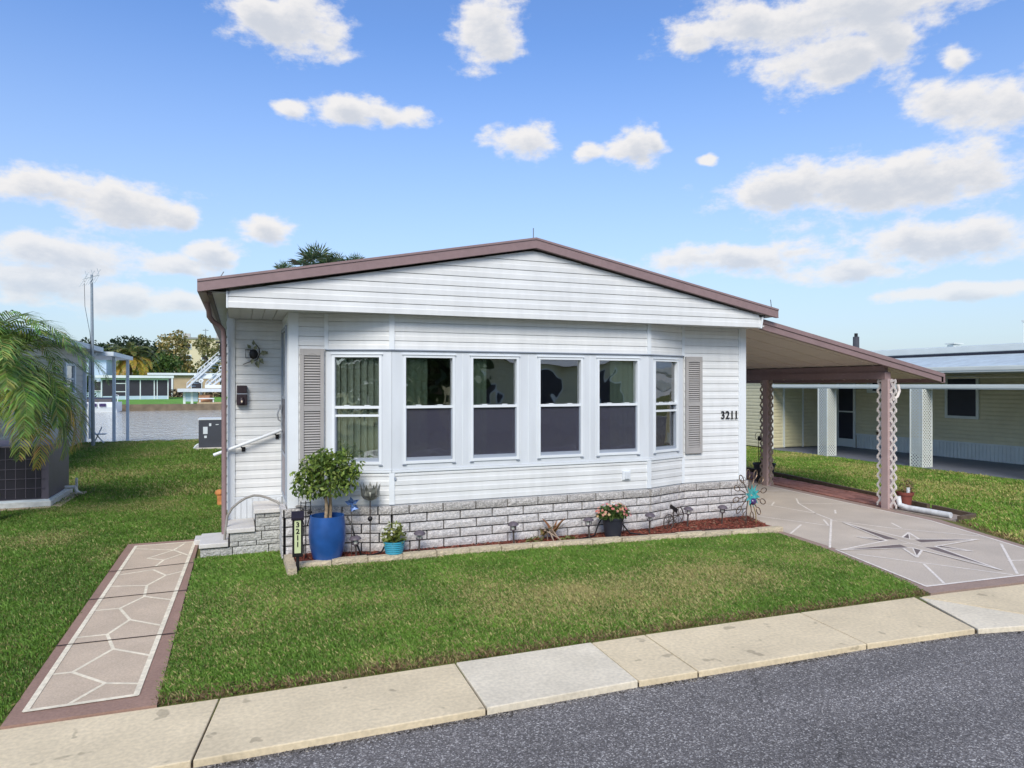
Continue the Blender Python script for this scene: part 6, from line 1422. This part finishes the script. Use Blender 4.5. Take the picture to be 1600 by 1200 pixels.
# white dock stair with scrollwork and lantern
dk = wthing('dock_stair', 'white dock structure with scrollwork stair rails rising to a black lantern', 'dock', (-3, 74.5, 0))
M_dock = pm('dock_grey_white', (192, 200, 206), rough=.6, var=.08, scale=2)
def P3(u, z, v=0): return (-5.3+u*.93, 75.2-u*.37+v*.93, z)
t = MB(); t.bar(P3(0, 1.35), P3(5.2, 1.35), 1.8, .32); t.build('deck', M_dock, dk)
for u in (.25, 1.0, 1.9):
    t = MB(); t.bar(P3(u, .0), P3(u, 1.2), .22, .22, (1, 0, 0)); t.build('deck_post', M_bw, dk)
t = MB(); t.bar(P3(.35, .7), P3(1.6, .7), .1, .9); t.build('lattice_panel', M_bblue, dk)
t = MB(); t.bar(P3(1.8, .55), P3(2.9, .55), .7, .7); t.build('clay_planter', pm('clay', (186, 140, 110), rough=.8, var=.2), dk)
for (u0, z0, u1, z1, v) in ((.5, 1.6, 4.0, 4.75, 0), (1.5, 2.9, 3.6, 4.75, .9), (2.4, 1.7, 5.4, 4.3, -.3), (2.9, 1.7, 5.4, 3.6, -.5)):
    t = MB(); t.bar(P3(u0, z0, v), P3(u1, z1, v), .14, .17); t.build('stringer', M_dock, dk)
    t = MB(); t.bar(P3(u0, z0+.42, v), P3(u1, z1+.42, v), .08, .07); t.build('hand_rail', M_dock, dk)
    for q in range(7):
        f = q/6; uu, zz = u0+(u1-u0)*f, z0+(z1-z0)*f; t = MB(); t.bar(P3(uu, zz, v), P3(uu, zz+.42, v), .05, .05, (1, 0, 0)); t.build('baluster', M_dock, dk)
for i in range(10):
    f = i/9; t = MB(); t.bar(P3(.75+3.0*f, 1.75+2.7*f, .05), P3(.75+3.0*f+.42, 1.75+2.7*f, .75), .34, .06); t.build('stair_tread', M_bblue, dk)
t = MB(); t.bar(P3(1.4, 2.72, .8), P3(3.2, 2.72, .8), 1.0, .45); t.build('landing', M_bw, dk)
t = MB(); t.bar(P3(2.4, 1.72, -.4), P3(5.4, 1.72, -.4), .5, .3); t.build('landing', M_bw, dk)
for (u, z, r_) in ((1.9, 2.25, .22), (2.6, 1.95, .28), (3.9, 3.5, .26), (3.2, 2.2, .2), (2.9, 3.9, .16), (3.7, 2.35, .2), (4.4, 2.6, .2)):
    c = Vector(P3(u, z, -.12)); pts = [c+Vector((.93*math.cos(q), -.37*math.cos(q), math.sin(q)))*(r_*(1-.05*q)) for q in [i*.55 for i in range(16)]]
    t = MB(); t.tube(pts, .045, 5); t.build('scroll', M_bw, dk)
t = MB()
for du in (-.42, .42):
    for dv in (-.3, .3): t.bar(P3(4.25+du, 4.75, dv), P3(4.25+du, 6.0, dv), .14, .14, (1, 0, 0))
lt = t.build('lantern', M_black, dk)
for z, hw, hh in ((4.72, .62, .12), (5.25, .5, .07), (5.6, .5, .07), (6.05, .7, .14), (6.25, .42, .2), (6.45, .18, .24)):
    t = MB(); t.bar(P3(4.25-hw, z), P3(4.25+hw, z), hw*1.5, hh); t.build('lantern_plate', M_black, lt)
t = MB(); t.bar(P3(3.9, 5.35), P3(4.6, 5.35), .4, 1.1); t.build('lantern_glass', M_hull, lt)
t = MB(); t.tube([P3(4.0, 6.9), P3(4.15, 6.65), P3(4.4, 6.75), P3(4.6, 7.0), P3(4.8, 6.95)], .06, 5); t.build('finial', M_black, lt)
t = MB(); t.box(-3.8, 2, 72.7, 74.6, .06, .18); t.build('dock_plank', pm('dock_tan', (176, 158, 128), rough=.9), dk)
t = MB(); t.bar((-3.7, 73.6, .55), (-2.3, 73.5, .55), .35, .1); t.bar((-3.6, 73.6, .1), (-3.6, 73.6, .5), .1, .1, (1, 0, 0)); t.bar((-2.4, 73.5, .1), (-2.4, 73.5, .5), .1, .1, (1, 0, 0)); t.build('bench', M_bw, dk)
# ================================================================== ACROSS THE STREET (seen in the window glass)
M_gw = pm('sage_siding', (170, 186, 128), rough=.6, var=.06, scale=1)
oh = wthing('opposite_house', 'sage green sided house across the street, mirrored in the windows', 'house', (2.5, -13, 0))
stuff(lap_mesh((5.2, -11.8), (-6.5, -11.8), (0, 1), .3, 2.9, .12).build('wall_siding', M_gw, oh))
t = MB(); t.box(-6.5, 5.2, -20, -11.85, 0, 2.9); t.build('wall', M_gw, oh)
t = MB(); t.v += [(-7, -11.3, 2.9), (5.7, -11.3, 2.9), (5.7, -16, 4.1), (-7, -16, 4.1), (5.7, -20.6, 2.9), (-7, -20.6, 2.9)]; t.f += [(0,1,2,3), (3,2,4,5), (1,4,2), (0,3,5)]; t.build('roof', M_mauve, oh, fix=False)
t = MB(); t.box(-7, 5.7, -11.32, -11.25, 2.72, 2.94); t.build('fascia', M_trim, oh)
for x in (-5.2, -2.4, 1.0, 3.6):
    t = MB(); t.box(x-.6, x+.6, -11.8, -11.76, .9, 2.3); w_ = t.build('window', M_trim, oh)
    t = MB(); t.box(x-.52, x+.52, -11.76, -11.74, .98, 2.22); t.build('pane', M_bdark, w_)
oh2 = wthing('opposite_house', 'cream house with white posts across the street, mirrored in the windows', 'house', (14, -13, 0))
stuff(lap_mesh((19.5, -12), (8.2, -12), (0, 1), .3, 2.9, .12).build('wall_siding', M_yel, oh2))
t = MB(); t.box(8.2, 19.5, -20, -12.05, 0, 2.9); t.build('wall', M_yel, oh2)
t = MB(); t.v += [(7.7, -11.5, 2.9), (20, -11.5, 2.9), (20, -16, 4.1), (7.7, -16, 4.1), (20, -20.6, 2.9), (7.7, -20.6, 2.9)]; t.f += [(0,1,2,3), (3,2,4,5), (1,4,2), (0,3,5)]; t.build('roof', M_gray, oh2, fix=False)
for x in (9.6, 12.4, 15.4, 18.0):
    t = MB(); t.box(x-.6, x+.6, -12, -11.96, .9, 2.3); w_ = t.build('window', M_trim, oh2)
    t = MB(); t.box(x-.52, x+.52, -11.96, -11.94, .98, 2.22); t.build('pane', M_bdark, w_)
for i, (x, y, h_, r_) in enumerate(((6.6, -9.5, 6.0, 2.6), (-9, -14, 7, 3.4), (22, -12, 7, 3.4), (12.5, -23, 9, 4.2), (-1, -24, 9, 4.5), (29, -14, 8, 4.5), (36, -16, 8, 4.5), (4.5, -25, 10, 4.5), (19, -26, 9, 4.5), (26, -24, 9, 5))):
    tree('oak_tree', ['dark oak between the two houses across the street', 'oak left of the sage house across the street', 'oak right of the cream house across the street', 'tall oak behind the cream house across the street', 'tall oak behind the sage house across the street', 'oak further right across the street', 'rightmost oak across the street', 'oak behind the gap between the two street houses', 'oak behind the right end of the cream house', 'oak far behind on the right across the street'][i], (x, y, 0), h_, r_, 1500, .42, [(.02,.04,.015),(.05,.08,.03),(.08,.12,.04)], 60+i, group='oaks across the street', low=.2)
